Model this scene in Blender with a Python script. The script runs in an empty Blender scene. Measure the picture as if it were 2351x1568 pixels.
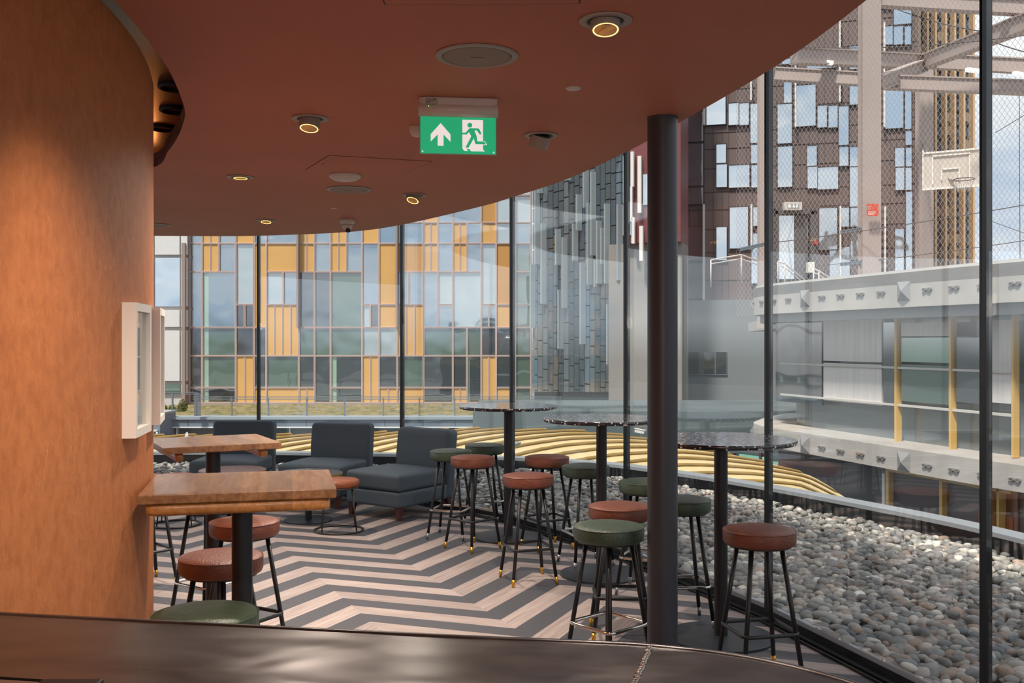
import bpy, bmesh, math, random
import numpy as np
from mathutils import Vector, Matrix, noise
R = math.radians
PI = math.pi
random.seed(7)
C = bpy.context.scene
col = C.collection

# ------------------------------------------------------------------ camera
F = 2351 * 35 / 36.0            # focal length in pixels
CX, CY, CH = 1175.5, 784.0, 1.6
cam_d = bpy.data.cameras.new('camera'); cam_d.lens = 35; cam_d.sensor_width = 36
cam_d.clip_start = 0.05; cam_d.clip_end = 600
cam = bpy.data.objects.new('camera', cam_d); col.objects.link(cam)
cam.location = (0, 0, CH); cam.rotation_euler = (R(90), 0, 0)
C.camera = cam

# ------------------------------------------------------------------ world / sun / exposure
C.view_settings.view_transform = 'Standard'; C.view_settings.look = 'None'
C.view_settings.gamma = 1.0; C.view_settings.exposure = 1.15
C.view_settings.use_curve_mapping = False
W = bpy.data.worlds.new('sky'); C.world = W; W.use_nodes = True
nt = W.node_tree; nt.nodes.clear()
def N(t, tree=None, **kw):
    n = (tree or nt).nodes.new(t)
    for k, v in kw.items():
        setattr(n, k, v)
    return n
wo = N('ShaderNodeOutputWorld'); bg = N('ShaderNodeBackground')
tc = N('ShaderNodeTexCoord'); mp = N('ShaderNodeMapping'); mp.inputs['Scale'].default_value = (1.3, 1.3, 5.0)
nz = N('ShaderNodeTexNoise'); nz.inputs['Scale'].default_value = 2.2; nz.inputs['Detail'].default_value = 7; nz.inputs['Roughness'].default_value = 0.55
cr = N('ShaderNodeValToRGB')
cr.color_ramp.elements[0].position = 0.36; cr.color_ramp.elements[0].color = (0.42, 0.52, 0.66, 1)
cr.color_ramp.elements[1].position = 0.62; cr.color_ramp.elements[1].color = (0.86, 0.86, 0.88, 1)
e = cr.color_ramp.elements.new(0.5); e.color = (0.66, 0.70, 0.76, 1)
sx = N('ShaderNodeSeparateXYZ')
gr = N('ShaderNodeMapRange'); gr.inputs['From Min'].default_value = -0.02; gr.inputs['From Max'].default_value = 0.02
mx = N('ShaderNodeMix', data_type='RGBA'); mx.inputs[6].default_value = (0.16, 0.17, 0.17, 1)
L = nt.links.new
L(tc.outputs['Generated'], mp.inputs['Vector']); L(mp.outputs[0], nz.inputs['Vector']); L(nz.outputs['Fac'], cr.inputs[0])
L(tc.outputs['Generated'], sx.inputs[0]); L(sx.outputs['Z'], gr.inputs['Value']); L(gr.outputs[0], mx.inputs[0])
L(cr.outputs[0], mx.inputs[7]); L(mx.outputs[2], bg.inputs['Color'])
bg.inputs['Strength'].default_value = 0.68
L(bg.outputs[0], wo.inputs[0])
sd = bpy.data.lights.new('sun', 'SUN'); sd.energy = 2.6; sd.angle = R(6); sd.color = (1.0, 0.93, 0.84)
sun = bpy.data.objects.new('sun', sd); col.objects.link(sun)
sdir = Vector((0.42, 0.72, -1.32)).normalized()
sun.rotation_euler = sdir.to_track_quat('-Z', 'Y').to_euler(); sun.location = (-8, -12, 20)

# ------------------------------------------------------------------ materials
def s2l(c):
    return tuple((x/255/12.92) if x/255 <= 0.04045 else (((x/255)+0.055)/1.055)**2.4 for x in c)
MATS = {}
def mat(name, rgb, rough=0.5, metal=0.0, var=0.0, vscale=8.0, vstretch=(1, 1, 1), bump=0.0, bscale=60.0, spec=0.5, emis=None, estr=0.0, rgb2=None, coat=0.0):
    if name in MATS: return MATS[name]
    m = bpy.data.materials.new(name); m.use_nodes = True
    t = m.node_tree; b = t.nodes['Principled BSDF']
    c = s2l(rgb)
    b.inputs['Base Color'].default_value = (*c, 1); b.inputs['Roughness'].default_value = rough
    b.inputs['Metallic'].default_value = metal; b.inputs['Specular IOR Level'].default_value = spec
    b.inputs['Coat Weight'].default_value = coat
    if emis:
        b.inputs['Emission Color'].default_value = (*s2l(emis), 1); b.inputs['Emission Strength'].default_value = estr
    if var > 0 or rgb2 or bump > 0:
        co = t.nodes.new('ShaderNodeTexCoord'); mpp = t.nodes.new('ShaderNodeMapping'); mpp.inputs['Scale'].default_value = vstretch
        t.links.new(co.outputs['Object'], mpp.inputs['Vector'])
    if var > 0 or rgb2:
        n = t.nodes.new('ShaderNodeTexNoise'); n.inputs['Scale'].default_value = vscale; n.inputs['Detail'].default_value = 6
        t.links.new(mpp.outputs[0], n.inputs['Vector'])
        r = t.nodes.new('ShaderNodeValToRGB'); r.color_ramp.elements[0].position = 0.33; r.color_ramp.elements[1].position = 0.67
        c2 = s2l(rgb2) if rgb2 else tuple(min(1, x*(1+var)) for x in c)
        c1 = c if rgb2 else tuple(x*(1-var) for x in c)
        r.color_ramp.elements[0].color = (*c1, 1); r.color_ramp.elements[1].color = (*c2, 1)
        t.links.new(n.outputs['Fac'], r.inputs[0]); t.links.new(r.outputs[0], b.inputs['Base Color'])
    if bump > 0:
        n2 = t.nodes.new('ShaderNodeTexNoise'); n2.inputs['Scale'].default_value = bscale; n2.inputs['Detail'].default_value = 3
        t.links.new(mpp.outputs[0], n2.inputs['Vector'])
        bp = t.nodes.new('ShaderNodeBump'); bp.inputs['Strength'].default_value = bump; bp.inputs['Distance'].default_value = 0.01
        t.links.new(n2.outputs['Fac'], bp.inputs['Height']); t.links.new(bp.outputs[0], b.inputs['Normal'])
    MATS[name] = m
    return m
def glass_mat(name, tint=(0.93, 0.97, 0.96), fac=0.0, bump=0.0, ior=1.5, bscale=1.2, gloss=(1, 1, 1)):
    m = bpy.data.materials.new(name); m.use_nodes = True; t = m.node_tree; t.nodes.clear()
    o = t.nodes.new('ShaderNodeOutputMaterial'); tr = t.nodes.new('ShaderNodeBsdfTransparent'); g = t.nodes.new('ShaderNodeBsdfGlossy')
    g.inputs['Roughness'].default_value = 0.0; tr.inputs['Color'].default_value = (*tint, 1); g.inputs['Color'].default_value = (*gloss, 1)
    fr = t.nodes.new('ShaderNodeFresnel'); ge = t.nodes.new('ShaderNodeNewGeometry')
    io = t.nodes.new('ShaderNodeMapRange'); io.inputs['To Min'].default_value = ior; io.inputs['To Max'].default_value = 1/ior
    t.links.new(ge.outputs['Backfacing'], io.inputs['Value']); t.links.new(io.outputs[0], fr.inputs['IOR'])
    ad = t.nodes.new('ShaderNodeMath'); ad.operation = 'ADD'; ad.use_clamp = True; ad.inputs[1].default_value = fac
    mi = t.nodes.new('ShaderNodeMixShader')
    t.links.new(fr.outputs[0], ad.inputs[0]); t.links.new(ad.outputs[0], mi.inputs[0])
    t.links.new(tr.outputs[0], mi.inputs[1]); t.links.new(g.outputs[0], mi.inputs[2]); t.links.new(mi.outputs[0], o.inputs[0])
    if bump > 0:
        co = t.nodes.new('ShaderNodeTexCoord'); mpp = t.nodes.new('ShaderNodeMapping'); mpp.inputs['Scale'].default_value = (1, 1, 0.25)
        n2 = t.nodes.new('ShaderNodeTexNoise'); n2.inputs['Scale'].default_value = bscale; n2.inputs['Detail'].default_value = 1.5
        bp = t.nodes.new('ShaderNodeBump'); bp.inputs['Strength'].default_value = bump; bp.inputs['Distance'].default_value = 0.02
        t.links.new(co.outputs['Object'], mpp.inputs[0]); t.links.new(mpp.outputs[0], n2.inputs['Vector'])
        t.links.new(n2.outputs['Fac'], bp.inputs['Height']); t.links.new(bp.outputs[0], g.inputs['Normal'])
    MATS[name] = m
    return m

M_black = mat('black_metal', (26, 26, 28), 0.38, 0.0, spec=0.5)
M_blackpole = mat('black_pole', (38, 38, 42), 0.42, 0.3, bump=0.05, bscale=300)
M_chrome = mat('chrome', (205, 198, 190), 0.14, 1.0)
M_brass = mat('brass', (214, 160, 62), 0.28, 0.9)
M_steel = mat('steel_tip', (150, 150, 152), 0.3, 0.9)
M_brown = mat('brown_leather', (116, 64, 46), 0.42, var=0.16, vscale=14, bump=0.35, bscale=90)
M_green = mat('green_leather', (64, 78, 62), 0.40, var=0.16, vscale=14, bump=0.35, bscale=90)
M_tan = mat('tan_leather', (150, 82, 48), 0.42, var=0.12, vscale=12, bump=0.2)
M_couch = mat('slate_fabric', (72, 84, 94), 0.55, var=0.07, vscale=200, bump=0.25, bscale=500)
M_legwood = mat('dark_wood', (70, 34, 26), 0.35)
M_gun = mat('gunmetal_wire', (78, 74, 70), 0.35, 0.8)
M_white = mat('white_plastic', (196, 186, 180), 0.4)
M_offwhite = mat('white_frame', (240, 232, 224), 0.45)
M_greyring = mat('grey_lacquer', (150, 140, 134), 0.45)
M_darkin = mat('dark_inside', (30, 26, 24), 0.6)
M_colmn = mat('column_paint', (58, 58, 64), 0.42, 0.1, var=0.05, vscale=3)
M_profile = mat('window_profile', (34, 36, 38), 0.35, 0.3)
M_base = mat('table_base', (44, 50, 56), 0.45, 0.2)
M_goldedge = mat('gold_edge', (190, 150, 70), 0.35, 0.5)

def wood_mat(name, a, b_, rough=0.28, sc=1.0, axis='X', planks=True):
    m = bpy.data.materials.new(name); m.use_nodes = True; t = m.node_tree; b = t.nodes['Principled BSDF']
    b.inputs['Roughness'].default_value = rough; b.inputs['Coat Weight'].default_value = 0.25; b.inputs['Coat Roughness'].default_value = 0.12
    co = t.nodes.new('ShaderNodeTexCoord'); mpp = t.nodes.new('ShaderNodeMapping')
    mpp.inputs['Scale'].default_value = (14*sc, 1.6*sc, 14*sc)
    n = t.nodes.new('ShaderNodeTexNoise'); n.inputs['Scale'].default_value = 3.0; n.inputs['Detail'].default_value = 8; n.inputs['Distortion'].default_value = 0.8
    r = t.nodes.new('ShaderNodeValToRGB'); r.color_ramp.elements[0].position = 0.3; r.color_ramp.elements[1].position = 0.7
    r.color_ramp.elements[0].color = (*s2l(a), 1); r.color_ramp.elements[1].color = (*s2l(b_), 1)
    t.links.new(co.outputs['Object'], mpp.inputs[0]); t.links.new(mpp.outputs[0], n.inputs['Vector']); t.links.new(n.outputs['Fac'], r.inputs[0])
    # plank to plank tone
    sp = t.nodes.new('ShaderNodeSeparateXYZ'); t.links.new(co.outputs['Object'], sp.inputs[0])
    mu = t.nodes.new('ShaderNodeMath'); mu.operation = 'MULTIPLY'; mu.inputs[1].default_value = 11.0
    fl = t.nodes.new('ShaderNodeMath'); fl.operation = 'FLOOR'; wn = t.nodes.new('ShaderNodeTexWhiteNoise'); wn.noise_dimensions = '1D'
    t.links.new(sp.outputs['X'], mu.inputs[0]); t.links.new(mu.outputs[0], fl.inputs[0]); t.links.new(fl.outputs[0], wn.inputs['W'])
    mr = t.nodes.new('ShaderNodeMapRange'); mr.inputs['To Min'].default_value = 0.78; mr.inputs['To Max'].default_value = 1.18
    t.links.new(wn.outputs['Value'], mr.inputs['Value'])
    vm = t.nodes.new('ShaderNodeVectorMath'); vm.operation = 'SCALE'
    t.links.new(r.outputs[0], vm.inputs[0]); t.links.new(mr.outputs[0], vm.inputs['Scale']); t.links.new(vm.outputs[0], b.inputs['Base Color'])
    return m
M_oak = wood_mat('oak_top', (116, 76, 46), (160, 116, 78))
M_oak_edge = wood_mat('oak_batten', (146, 92, 44), (186, 128, 70), 0.4)

def terrazzo():
    m = bpy.data.materials.new('terrazzo'); m.use_nodes = True; t = m.node_tree; b = t.nodes['Principled BSDF']
    b.inputs['Roughness'].default_value = 0.13; b.inputs['Specular IOR Level'].default_value = 0.7
    co = t.nodes.new('ShaderNodeTexCoord'); v = t.nodes.new('ShaderNodeTexVoronoi'); v.inputs['Scale'].default_value = 62
    v2 = t.nodes.new('ShaderNodeTexVoronoi'); v2.inputs['Scale'].default_value = 62
    t.links.new(co.outputs['Object'], v.inputs['Vector']); t.links.new(co.outputs['Object'], v2.inputs['Vector'])
    sc = t.nodes.new('ShaderNodeSeparateColor'); t.links.new(v2.outputs['Color'], sc.inputs[0])
    th = t.nodes.new('ShaderNodeMath'); th.operation = 'MULTIPLY'; th.inputs[1].default_value = 0.72; t.links.new(sc.outputs[0], th.inputs[0])
    lt = t.nodes.new('ShaderNodeMath'); lt.operation = 'LESS_THAN'; t.links.new(v.outputs['Distance'], lt.inputs[0]); t.links.new(th.outputs[0], lt.inputs[1])
    mxx = t.nodes.new('ShaderNodeMix'); mxx.data_type = 'RGBA'; mxx.inputs[6].default_value = (*s2l((38, 35, 40)), 1); mxx.inputs[7].default_value = (*s2l((214, 208, 204)), 1)
    gt = t.nodes.new('ShaderNodeMath'); gt.operation = 'GREATER_THAN'; gt.inputs[1].default_value = 0.5; t.links.new(sc.outputs[1], gt.inputs[0])
    mm = t.nodes.new('ShaderNodeMath'); mm.operation = 'MULTIPLY'; t.links.new(lt.outputs[0], mm.inputs[0]); t.links.new(gt.outputs[0], mm.inputs[1])
    t.links.new(mm.outputs[0], mxx.inputs[0]); t.links.new(mxx.outputs[2], b.inputs['Base Color'])
    return m
M_terrazzo = terrazzo()

def floor_mat():
    m = bpy.data.materials.new('chevron_floor'); m.use_nodes = True; t = m.node_tree; b = t.nodes['Principled BSDF']
    b.inputs['Roughness'].default_value = 0.5; b.inputs['Specular IOR Level'].default_value = 0.35
    co = t.nodes.new('ShaderNodeTexCoord')
    def M(op, a, b2=None, c=None):
        n = t.nodes.new('ShaderNodeMath'); n.operation = op
        for i, v in enumerate((a, b2, c)):
            if v is None: continue
            if isinstance(v, (int, float)): n.inputs[i].default_value = v
            else: t.links.new(v, n.inputs[i])
        return n.outputs[0]
    sp = t.nodes.new('ShaderNodeSeparateXYZ'); t.links.new(co.outputs['Object'], sp.inputs[0])
    x, y = sp.outputs['X'], sp.outputs['Y']
    ux, uy, nx, ny = 0.4258, -0.9048, 0.9048, 0.4258
    tt = M('ADD', M('MULTIPLY', x, ux), M('MULTIPLY', y, uy))
    ss = M('ADD', M('MULTIPLY', x, nx), M('MULTIPLY', y, ny))
    D = 0.691
    q = M('SUBTRACT', ss, 1.688)
    tri = M('PINGPONG', q, D)
    val = M('SUBTRACT', M('SUBTRACT', tt, M('MULTIPLY', tri, 0.907)), M('MULTIPLY', ss, 0.0625))
    ph = M('DIVIDE', M('ADD', val, 6.7555), 0.386)
    fr = M('FRACT', ph)
    isl = M('LESS_THAN', fr, 0.5)
    # plank id -> tone
    pid = M('FLOOR', M('MULTIPLY', ph, 2.0)); seg = M('FLOOR', M('DIVIDE', q, D))
    wn = t.nodes.new('ShaderNodeTexWhiteNoise'); wn.noise_dimensions = '2D'
    cb = t.nodes.new('ShaderNodeCombineXYZ'); t.links.new(pid, cb.inputs[0]); t.links.new(seg, cb.inputs[1]); t.links.new(cb.outputs[0], wn.inputs['Vector'])
    # grain running along the plank
    cb2 = t.nodes.new('ShaderNodeCombineXYZ'); t.links.new(M('MULTIPLY', val, 60.0), cb2.inputs[0]); t.links.new(M('MULTIPLY', ss, 4.0), cb2.inputs[1]); t.links.new(M('MULTIPLY', seg, 3.7), cb2.inputs[2])
    n = t.nodes.new('ShaderNodeTexNoise'); n.inputs['Scale'].default_value = 1.0; n.inputs['Detail'].default_value = 4; t.links.new(cb2.outputs[0], n.inputs['Vector'])
    r = t.nodes.new('ShaderNodeValToRGB'); r.color_ramp.elements[0].position = 0.3; r.color_ramp.elements[1].position = 0.72
    r.color_ramp.elements[0].color = (*s2l((146, 131, 126)), 1); r.color_ramp.elements[1].color = (*s2l((184, 169, 163)), 1)
    t.links.new(n.outputs['Fac'], r.inputs[0])
    mr = t.nodes.new('ShaderNodeMapRange'); mr.inputs['To Min'].default_value = 0.84; mr.inputs['To Max'].default_value = 1.12; t.links.new(wn.outputs['Value'], mr.inputs['Value'])
    vm = t.nodes.new('ShaderNodeVectorMath'); vm.operation = 'SCALE'; t.links.new(r.outputs[0], vm.inputs[0]); t.links.new(mr.outputs[0], vm.inputs['Scale'])
    n2 = t.nodes.new('ShaderNodeTexNoise'); n2.inputs['Scale'].default_value = 160; n2.inputs['Detail'].default_value = 2; t.links.new(co.outputs['Object'], n2.inputs['Vector'])
    r2 = t.nodes.new('ShaderNodeValToRGB'); r2.color_ramp.elements[0].color = (*s2l((68, 69, 74)), 1); r2.color_ramp.elements[1].color = (*s2l((86, 86, 92)), 1)
    t.links.new(n2.outputs['Fac'], r2.inputs[0])
    mxx = t.nodes.new('ShaderNodeMix'); mxx.data_type = 'RGBA'
    t.links.new(isl, mxx.inputs[0]); t.links.new(r2.outputs[0], mxx.inputs[6]); t.links.new(vm.outputs[0], mxx.inputs[7])
    t.links.new(mxx.outputs[2], b.inputs['Base Color'])
    return m
M_floor = floor_mat()

def plaster_mat():
    m = bpy.data.materials.new('copper_plaster'); m.use_nodes = True; t = m.node_tree; b = t.nodes['Principled BSDF']
    b.inputs['Roughness'].default_value = 0.55; b.inputs['Specular IOR Level'].default_value = 0.3
    co = t.nodes.new('ShaderNodeTexCoord')
    mpp = t.nodes.new('ShaderNodeMapping'); mpp.inputs['Scale'].default_value = (1, 1, 0.8); t.links.new(co.outputs['Object'], mpp.inputs[0])
    n = t.nodes.new('ShaderNodeTexNoise'); n.inputs['Scale'].default_value = 22; n.inputs['Detail'].default_value = 12; n.inputs['Roughness'].default_value = 0.7; n.inputs['Distortion'].default_value = 0.2
    t.links.new(mpp.outputs[0], n.inputs['Vector'])
    r = t.nodes.new('ShaderNodeValToRGB'); r.color_ramp.elements[0].position = 0.36; r.color_ramp.elements[1].position = 0.6
    r.color_ramp.elements[0].color = (*s2l((166, 98, 54)), 1); r.color_ramp.elements[1].color = (*s2l((186, 115, 68)), 1)
    t.links.new(n.outputs['Fac'], r.inputs[0])
    # pale trowel scratches
    v = t.nodes.new('ShaderNodeTexNoise'); v.inputs['Scale'].default_value = 7; v.inputs['Detail'].default_value = 3; v.inputs['Distortion'].default_value = 2.5
    mp2 = t.nodes.new('ShaderNodeMapping'); mp2.inputs['Scale'].default_value = (1.6, 1.6, 0.7); mp2.inputs['Rotation'].default_value = (0.3, 0.5, 0); t.links.new(co.outputs['Object'], mp2.inputs[0]); t.links.new(mp2.outputs[0], v.inputs['Vector'])
    r3 = t.nodes.new('ShaderNodeValToRGB'); r3.color_ramp.elements[0].position = 0.492; r3.color_ramp.elements[0].color = (0, 0, 0, 1); r3.color_ramp.elements[1].position = 0.508; r3.color_ramp.elements[1].color = (0, 0, 0, 1)
    q = r3.color_ramp.elements.new(0.5); q.color = (0.42, 0.42, 0.42, 1)
    t.links.new(v.outputs['Fac'], r3.inputs[0])
    nb = t.nodes.new('ShaderNodeTexNoise'); nb.inputs['Scale'].default_value = 5; t.links.new(co.outputs['Object'], nb.inputs['Vector'])
    gt = t.nodes.new('ShaderNodeMapRange'); gt.inputs['From Min'].default_value = 0.52; gt.inputs['From Max'].default_value = 0.62; t.links.new(nb.outputs['Fac'], gt.inputs['Value'])
    mu = t.nodes.new('ShaderNodeMath'); mu.operation = 'MULTIPLY'; t.links.new(r3.outputs[0], mu.inputs[0]); t.links.new(gt.outputs[0], mu.inputs[1])
    mxx = t.nodes.new('ShaderNodeMix'); mxx.data_type = 'RGBA'; t.links.new(mu.outputs[0], mxx.inputs[0]); t.links.new(r.outputs[0], mxx.inputs[6]); mxx.inputs[7].default_value = (*s2l((232, 176, 120)), 1)
    t.links.new(mxx.outputs[2], b.inputs['Base Color'])
    bp = t.nodes.new('ShaderNodeBump'); bp.inputs['Strength'].default_value = 0.25; bp.inputs['Distance'].default_value = 0.01; t.links.new(n.outputs['Fac'], bp.inputs['Height']); t.links.new(bp.outputs[0], b.inputs['Normal'])
    return m
M_plaster = plaster_mat()
M_ceil = mat('ceiling_paint', (178, 111, 90), 0.62, var=0.05, vscale=1.2, bump=0.08, bscale=250, spec=0.25)
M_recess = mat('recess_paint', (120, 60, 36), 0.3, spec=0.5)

def zinc():
    m = bpy.data.materials.new('zinc_top'); m.use_nodes = True; t = m.node_tree; b = t.nodes['Principled BSDF']
    b.inputs['Metallic'].default_value = 0.85
    co = t.nodes.new('ShaderNodeTexCoord'); mpp = t.nodes.new('ShaderNodeMapping'); mpp.inputs['Scale'].default_value = (1.0, 2.0, 1.0); mpp.inputs['Rotation'].default_value = (0, 0, 0.15)
    t.links.new(co.outputs['Object'], mpp.inputs[0])
    n = t.nodes.new('ShaderNodeTexNoise'); n.inputs['Scale'].default_value = 2.6; n.inputs['Detail'].default_value = 1.0; n.inputs['Distortion'].default_value = 0.8; t.links.new(mpp.outputs[0], n.inputs['Vector'])
    bp = t.nodes.new('ShaderNodeBump'); bp.inputs['Strength'].default_value = 0.30; bp.inputs['Distance'].default_value = 0.03; t.links.new(n.outputs['Fac'], bp.inputs['Height']); t.links.new(bp.outputs[0], b.inputs['Normal'])
    n2 = t.nodes.new('ShaderNodeTexNoise'); n2.inputs['Scale'].default_value = 9; n2.inputs['Detail'].default_value = 6; t.links.new(mpp.outputs[0], n2.inputs['Vector'])
    r = t.nodes.new('ShaderNodeValToRGB'); r.color_ramp.elements[0].position = .3; r.color_ramp.elements[1].position = .7
    r.color_ramp.elements[0].color = (*s2l((78, 71, 70)), 1); r.color_ramp.elements[1].color = (*s2l((104, 97, 96)), 1); t.links.new(n2.outputs['Fac'], r.inputs[0]); t.links.new(r.outputs[0], b.inputs['Base Color'])
    mr = t.nodes.new('ShaderNodeMapRange'); mr.inputs['To Min'].default_value = 0.24; mr.inputs['To Max'].default_value = 0.36; t.links.new(n2.outputs['Fac'], mr.inputs['Value']); t.links.new(mr.outputs[0], b.inputs['Roughness'])
    return m
M_zinc = zinc()
def pebble_mat():
    m = bpy.data.materials.new('pebble'); m.use_nodes = True; t = m.node_tree; b = t.nodes['Principled BSDF']
    b.inputs['Roughness'].default_value = 0.62
    a = t.nodes.new('ShaderNodeAttribute'); a.attribute_name = 'tone'
    co = t.nodes.new('ShaderNodeTexCoord'); n = t.nodes.new('ShaderNodeTexNoise'); n.inputs['Scale'].default_value = 55; n.inputs['Detail'].default_value = 4; t.links.new(co.outputs['Object'], n.inputs['Vector'])
    mr = t.nodes.new('ShaderNodeMapRange'); mr.inputs['To Min'].default_value = 0.72; mr.inputs['To Max'].default_value = 1.28; t.links.new(n.outputs['Fac'], mr.inputs['Value'])
    vm = t.nodes.new('ShaderNodeVectorMath'); vm.operation = 'SCALE'; t.links.new(a.outputs['Color'], vm.inputs[0]); t.links.new(mr.outputs[0], vm.inputs['Scale']); t.links.new(vm.outputs[0], b.inputs['Base Color'])
    return m
M_pebble = pebble_mat()

# ------------------------------------------------------------------ mesh helpers
class MB:
    """collects faces; build() links them as ONE mesh object"""
    def __init__(s): s.v = []; s.f = []; s.mi = []; s.sm = []
    def add(s, vs, fs, mi=0, smooth=False, M=None):
        o = len(s.v)
        for p in vs:
            p = Vector(p)
            if M is not None: p = M @ p
            s.v.append(p[:])
        for f in fs:
            s.f.append([i+o for i in f]); s.mi.append(mi); s.sm.append(smooth)
        return s
    def box(s, c, d, M=None, mi=0):
        x, y, z = c; a, b, h = d[0]/2, d[1]/2, d[2]/2
        vs = [(x+i*a, y+j*b, z+k*h) for i in (-1, 1) for j in (-1, 1) for k in (-1, 1)]
        fs = [(0, 1, 3, 2), (4, 6, 7, 5), (0, 4, 5, 1), (2, 3, 7, 6), (0, 2, 6, 4), (1, 5, 7, 3)]
        return s.add(vs, fs, mi, False, M)
    def lathe(s, prof, n=40, M=None, mi=0, smooth=True, c=(0, 0, 0)):
        vs = []; fs = []
        for (r, z) in prof:
            for i in range(n):
                a = 2*PI*i/n; vs.append((c[0]+r*math.cos(a), c[1]+r*math.sin(a), c[2]+z))
        for k in range(len(prof)-1):
            for i in range(n):
                j = (i+1) % n; fs.append((k*n+i, k*n+j, (k+1)*n+j, (k+1)*n+i))
        if prof[0][0] > 1e-6: fs.append(tuple(reversed(range(n))))
        if prof[-1][0] > 1e-6: fs.append(tuple((len(prof)-1)*n+i for i in range(n)))
        return s.add(vs, fs, mi, smooth, M)
    def tube(s, pts, r, n=12, closed=False, mi=0, M=None, taper=None):
        P = [Vector(p) for p in pts]; m = len(P); vs = []; fs = []
        up = Vector((0, 0, 1)); prev = None
        for i, p in enumerate(P):
            a = P[(i-1) % m] if (closed or i > 0) else P[i]; b = P[(i+1) % m] if (closed or i < m-1) else P[i]
            d = (b-a).normalized()
            if prev is None:
                x = d.cross(up if abs(d.z) < 0.9 else Vector((1, 0, 0))).normalized()
            else:
                x = (prev - d*prev.dot(d)).normalized()
            prev = x; y = d.cross(x)
            rr = r if taper is None else taper[i]
            for k in range(n):
                t = 2*PI*k/n; vs.append(tuple(p + x*rr*math.cos(t) + y*rr*math.sin(t)))
        for i in range(m if closed else m-1):
            j = (i+1) % m
            for k in range(n):
                l = (k+1) % n; fs.append((i*n+k, i*n+l, j*n+l, j*n+k))
        if not closed:
            fs.append(tuple(reversed(range(n)))); fs.append(tuple((m-1)*n+k for k in range(n)))
        return s.add(vs, fs, mi, True, M)
    def prism(s, poly, z0, z1, mi=0, M=None, bottom=True):
        """vertical prism over a (possibly concave) plan polygon"""
        from mathutils.geometry import tessellate_polygon
        n = len(poly); vs = [(p[0], p[1], z0) for p in poly] + [(p[0], p[1], z1) for p in poly]
        tr = tessellate_polygon([[Vector((p[0], p[1], 0)) for p in poly]])
        ar = sum(poly[i][0]*poly[(i+1) % n][1]-poly[(i+1) % n][0]*poly[i][1] for i in range(n))
        fs = []
        for a, b, c in tr:
            A, B, Cc = (Vector(poly[i]) for i in (a, b, c))
            if (B-A).x*(Cc-A).y-(B-A).y*(Cc-A).x < 0: b, c = c, b
            fs.append((a+n, b+n, c+n))
            if bottom: fs.append((c, b, a))
        for i in range(n):
            j = (i+1) % n
            fs.append((i, j, j+n, i+n) if ar > 0 else (j, i, i+n, j+n))
        return s.add(vs, fs, mi, False, M)
    def build(s, name, m, parent=None, loc=None, rz=None):
        me = bpy.data.meshes.new(name); me.from_pydata(s.v, [], s.f)
        for mm in (m if isinstance(m, (list, tuple)) else [m]): me.materials.append(mm)
        me.polygons.foreach_set('material_index', s.mi); me.polygons.foreach_set('use_smooth', s.sm)
        me.update()
        o = bpy.data.objects.new(name, me); col.objects.link(o)
        if parent: o.parent = parent
        if loc: o.location = loc
        if rz is not None: o.rotation_euler.z = rz
        return o
def smooth_by_angle(o, ang=35):
    me = o.data
    bm = bmesh.new(); bm.from_mesh(me)
    for f in bm.faces: f.smooth = True
    for e_ in bm.edges:
        if len(e_.link_faces) == 2 and e_.calc_face_angle(0) > R(ang): e_.smooth = False
    bm.to_mesh(me); bm.free(); return o
def cushion(w, d, h, r, bulge=0.0, n=12, c=(0, 0, 0), fn=None):
    """rounded upholstered block"""
    bm = bmesh.new(); bmesh.ops.create_cube(bm, size=2)
    bmesh.ops.subdivide_edges(bm, edges=bm.edges[:], cuts=n, use_grid_fill=True)
    for v in bm.verts:
        p = Vector(v.co)
        q = []
        for a, hh in zip(p, (w/2, d/2, h/2)):
            # pull the rings towards the edges so that rounding is smooth
            s_ = math.copysign(abs(a)**0.55 if abs(a) > 0 else 0, a)
            q.append(s_*hh)
        q = Vector(q); rr = min(r, w/2, d/2, h/2)
        inn = Vector((max(-w/2+rr, min(w/2-rr, q.x)), max(-d/2+rr, min(d/2-rr, q.y)), max(-h/2+rr, min(h/2-rr, q.z))))
        dd = q-inn
        if dd.length > 1e-7: q = inn + dd.normalized()*rr
        if bulge and q.z > 0: q.z += bulge*(1-(2*q.x/w)**2)*(1-(2*q.y/d)**2)
        if fn: q = Vector(fn(q))
        v.co = q + Vector(c)
    vs = [tuple(v.co) for v in bm.verts]; fs = [tuple(v.index for v in f.verts) for f in bm.faces]
    bm.free(); mb = MB(); mb.add(vs, fs, 0, True); return mb
def empty(name, loc=(0, 0, 0), rz=0.0):
    o = bpy.data.objects.new(name, None); o.empty_display_size = 0.1; col.objects.link(o); o.location = loc; o.rotation_euler.z = rz; return o
def tag(o, label, cat, group=None, kind=None):
    o['label'] = label; o['category'] = cat
    if group: o['group'] = group
    if kind: o['kind'] = kind
    return o
def struct(o): o['kind'] = 'structure'; return o
def copy_tree(o, parent=None):
    c = o.copy(); col.objects.link(c)
    if parent: c.parent = parent
    for ch in list(o.children): copy_tree(ch, c)
    return c
def P(px, py, Y):
    return Vector(((px-CX)/F*Y, Y, CH-(py-CY)/F*Y))
def onz(px, py, z):
    Y = F*(CH-z)/(py-CY); return Vector(((px-CX)/F*Y, Y, z))
def catmull(pts, n=8, closed=False):
    out = []; P_ = [Vector(p) for p in pts]; m = len(P_)
    for i in range(m-1):
        p0 = P_[max(i-1, 0)]; p1 = P_[i]; p2 = P_[i+1]; p3 = P_[min(i+2, m-1)]
        for k in range(n):
            t = k/n
            out.append(0.5*((2*p1)+(p2-p0)*t+(2*p0-5*p1+4*p2-p3)*t*t+(3*p1-p0-3*p2+p3)*t**3))
    out.append(P_[-1]); return out
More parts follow.
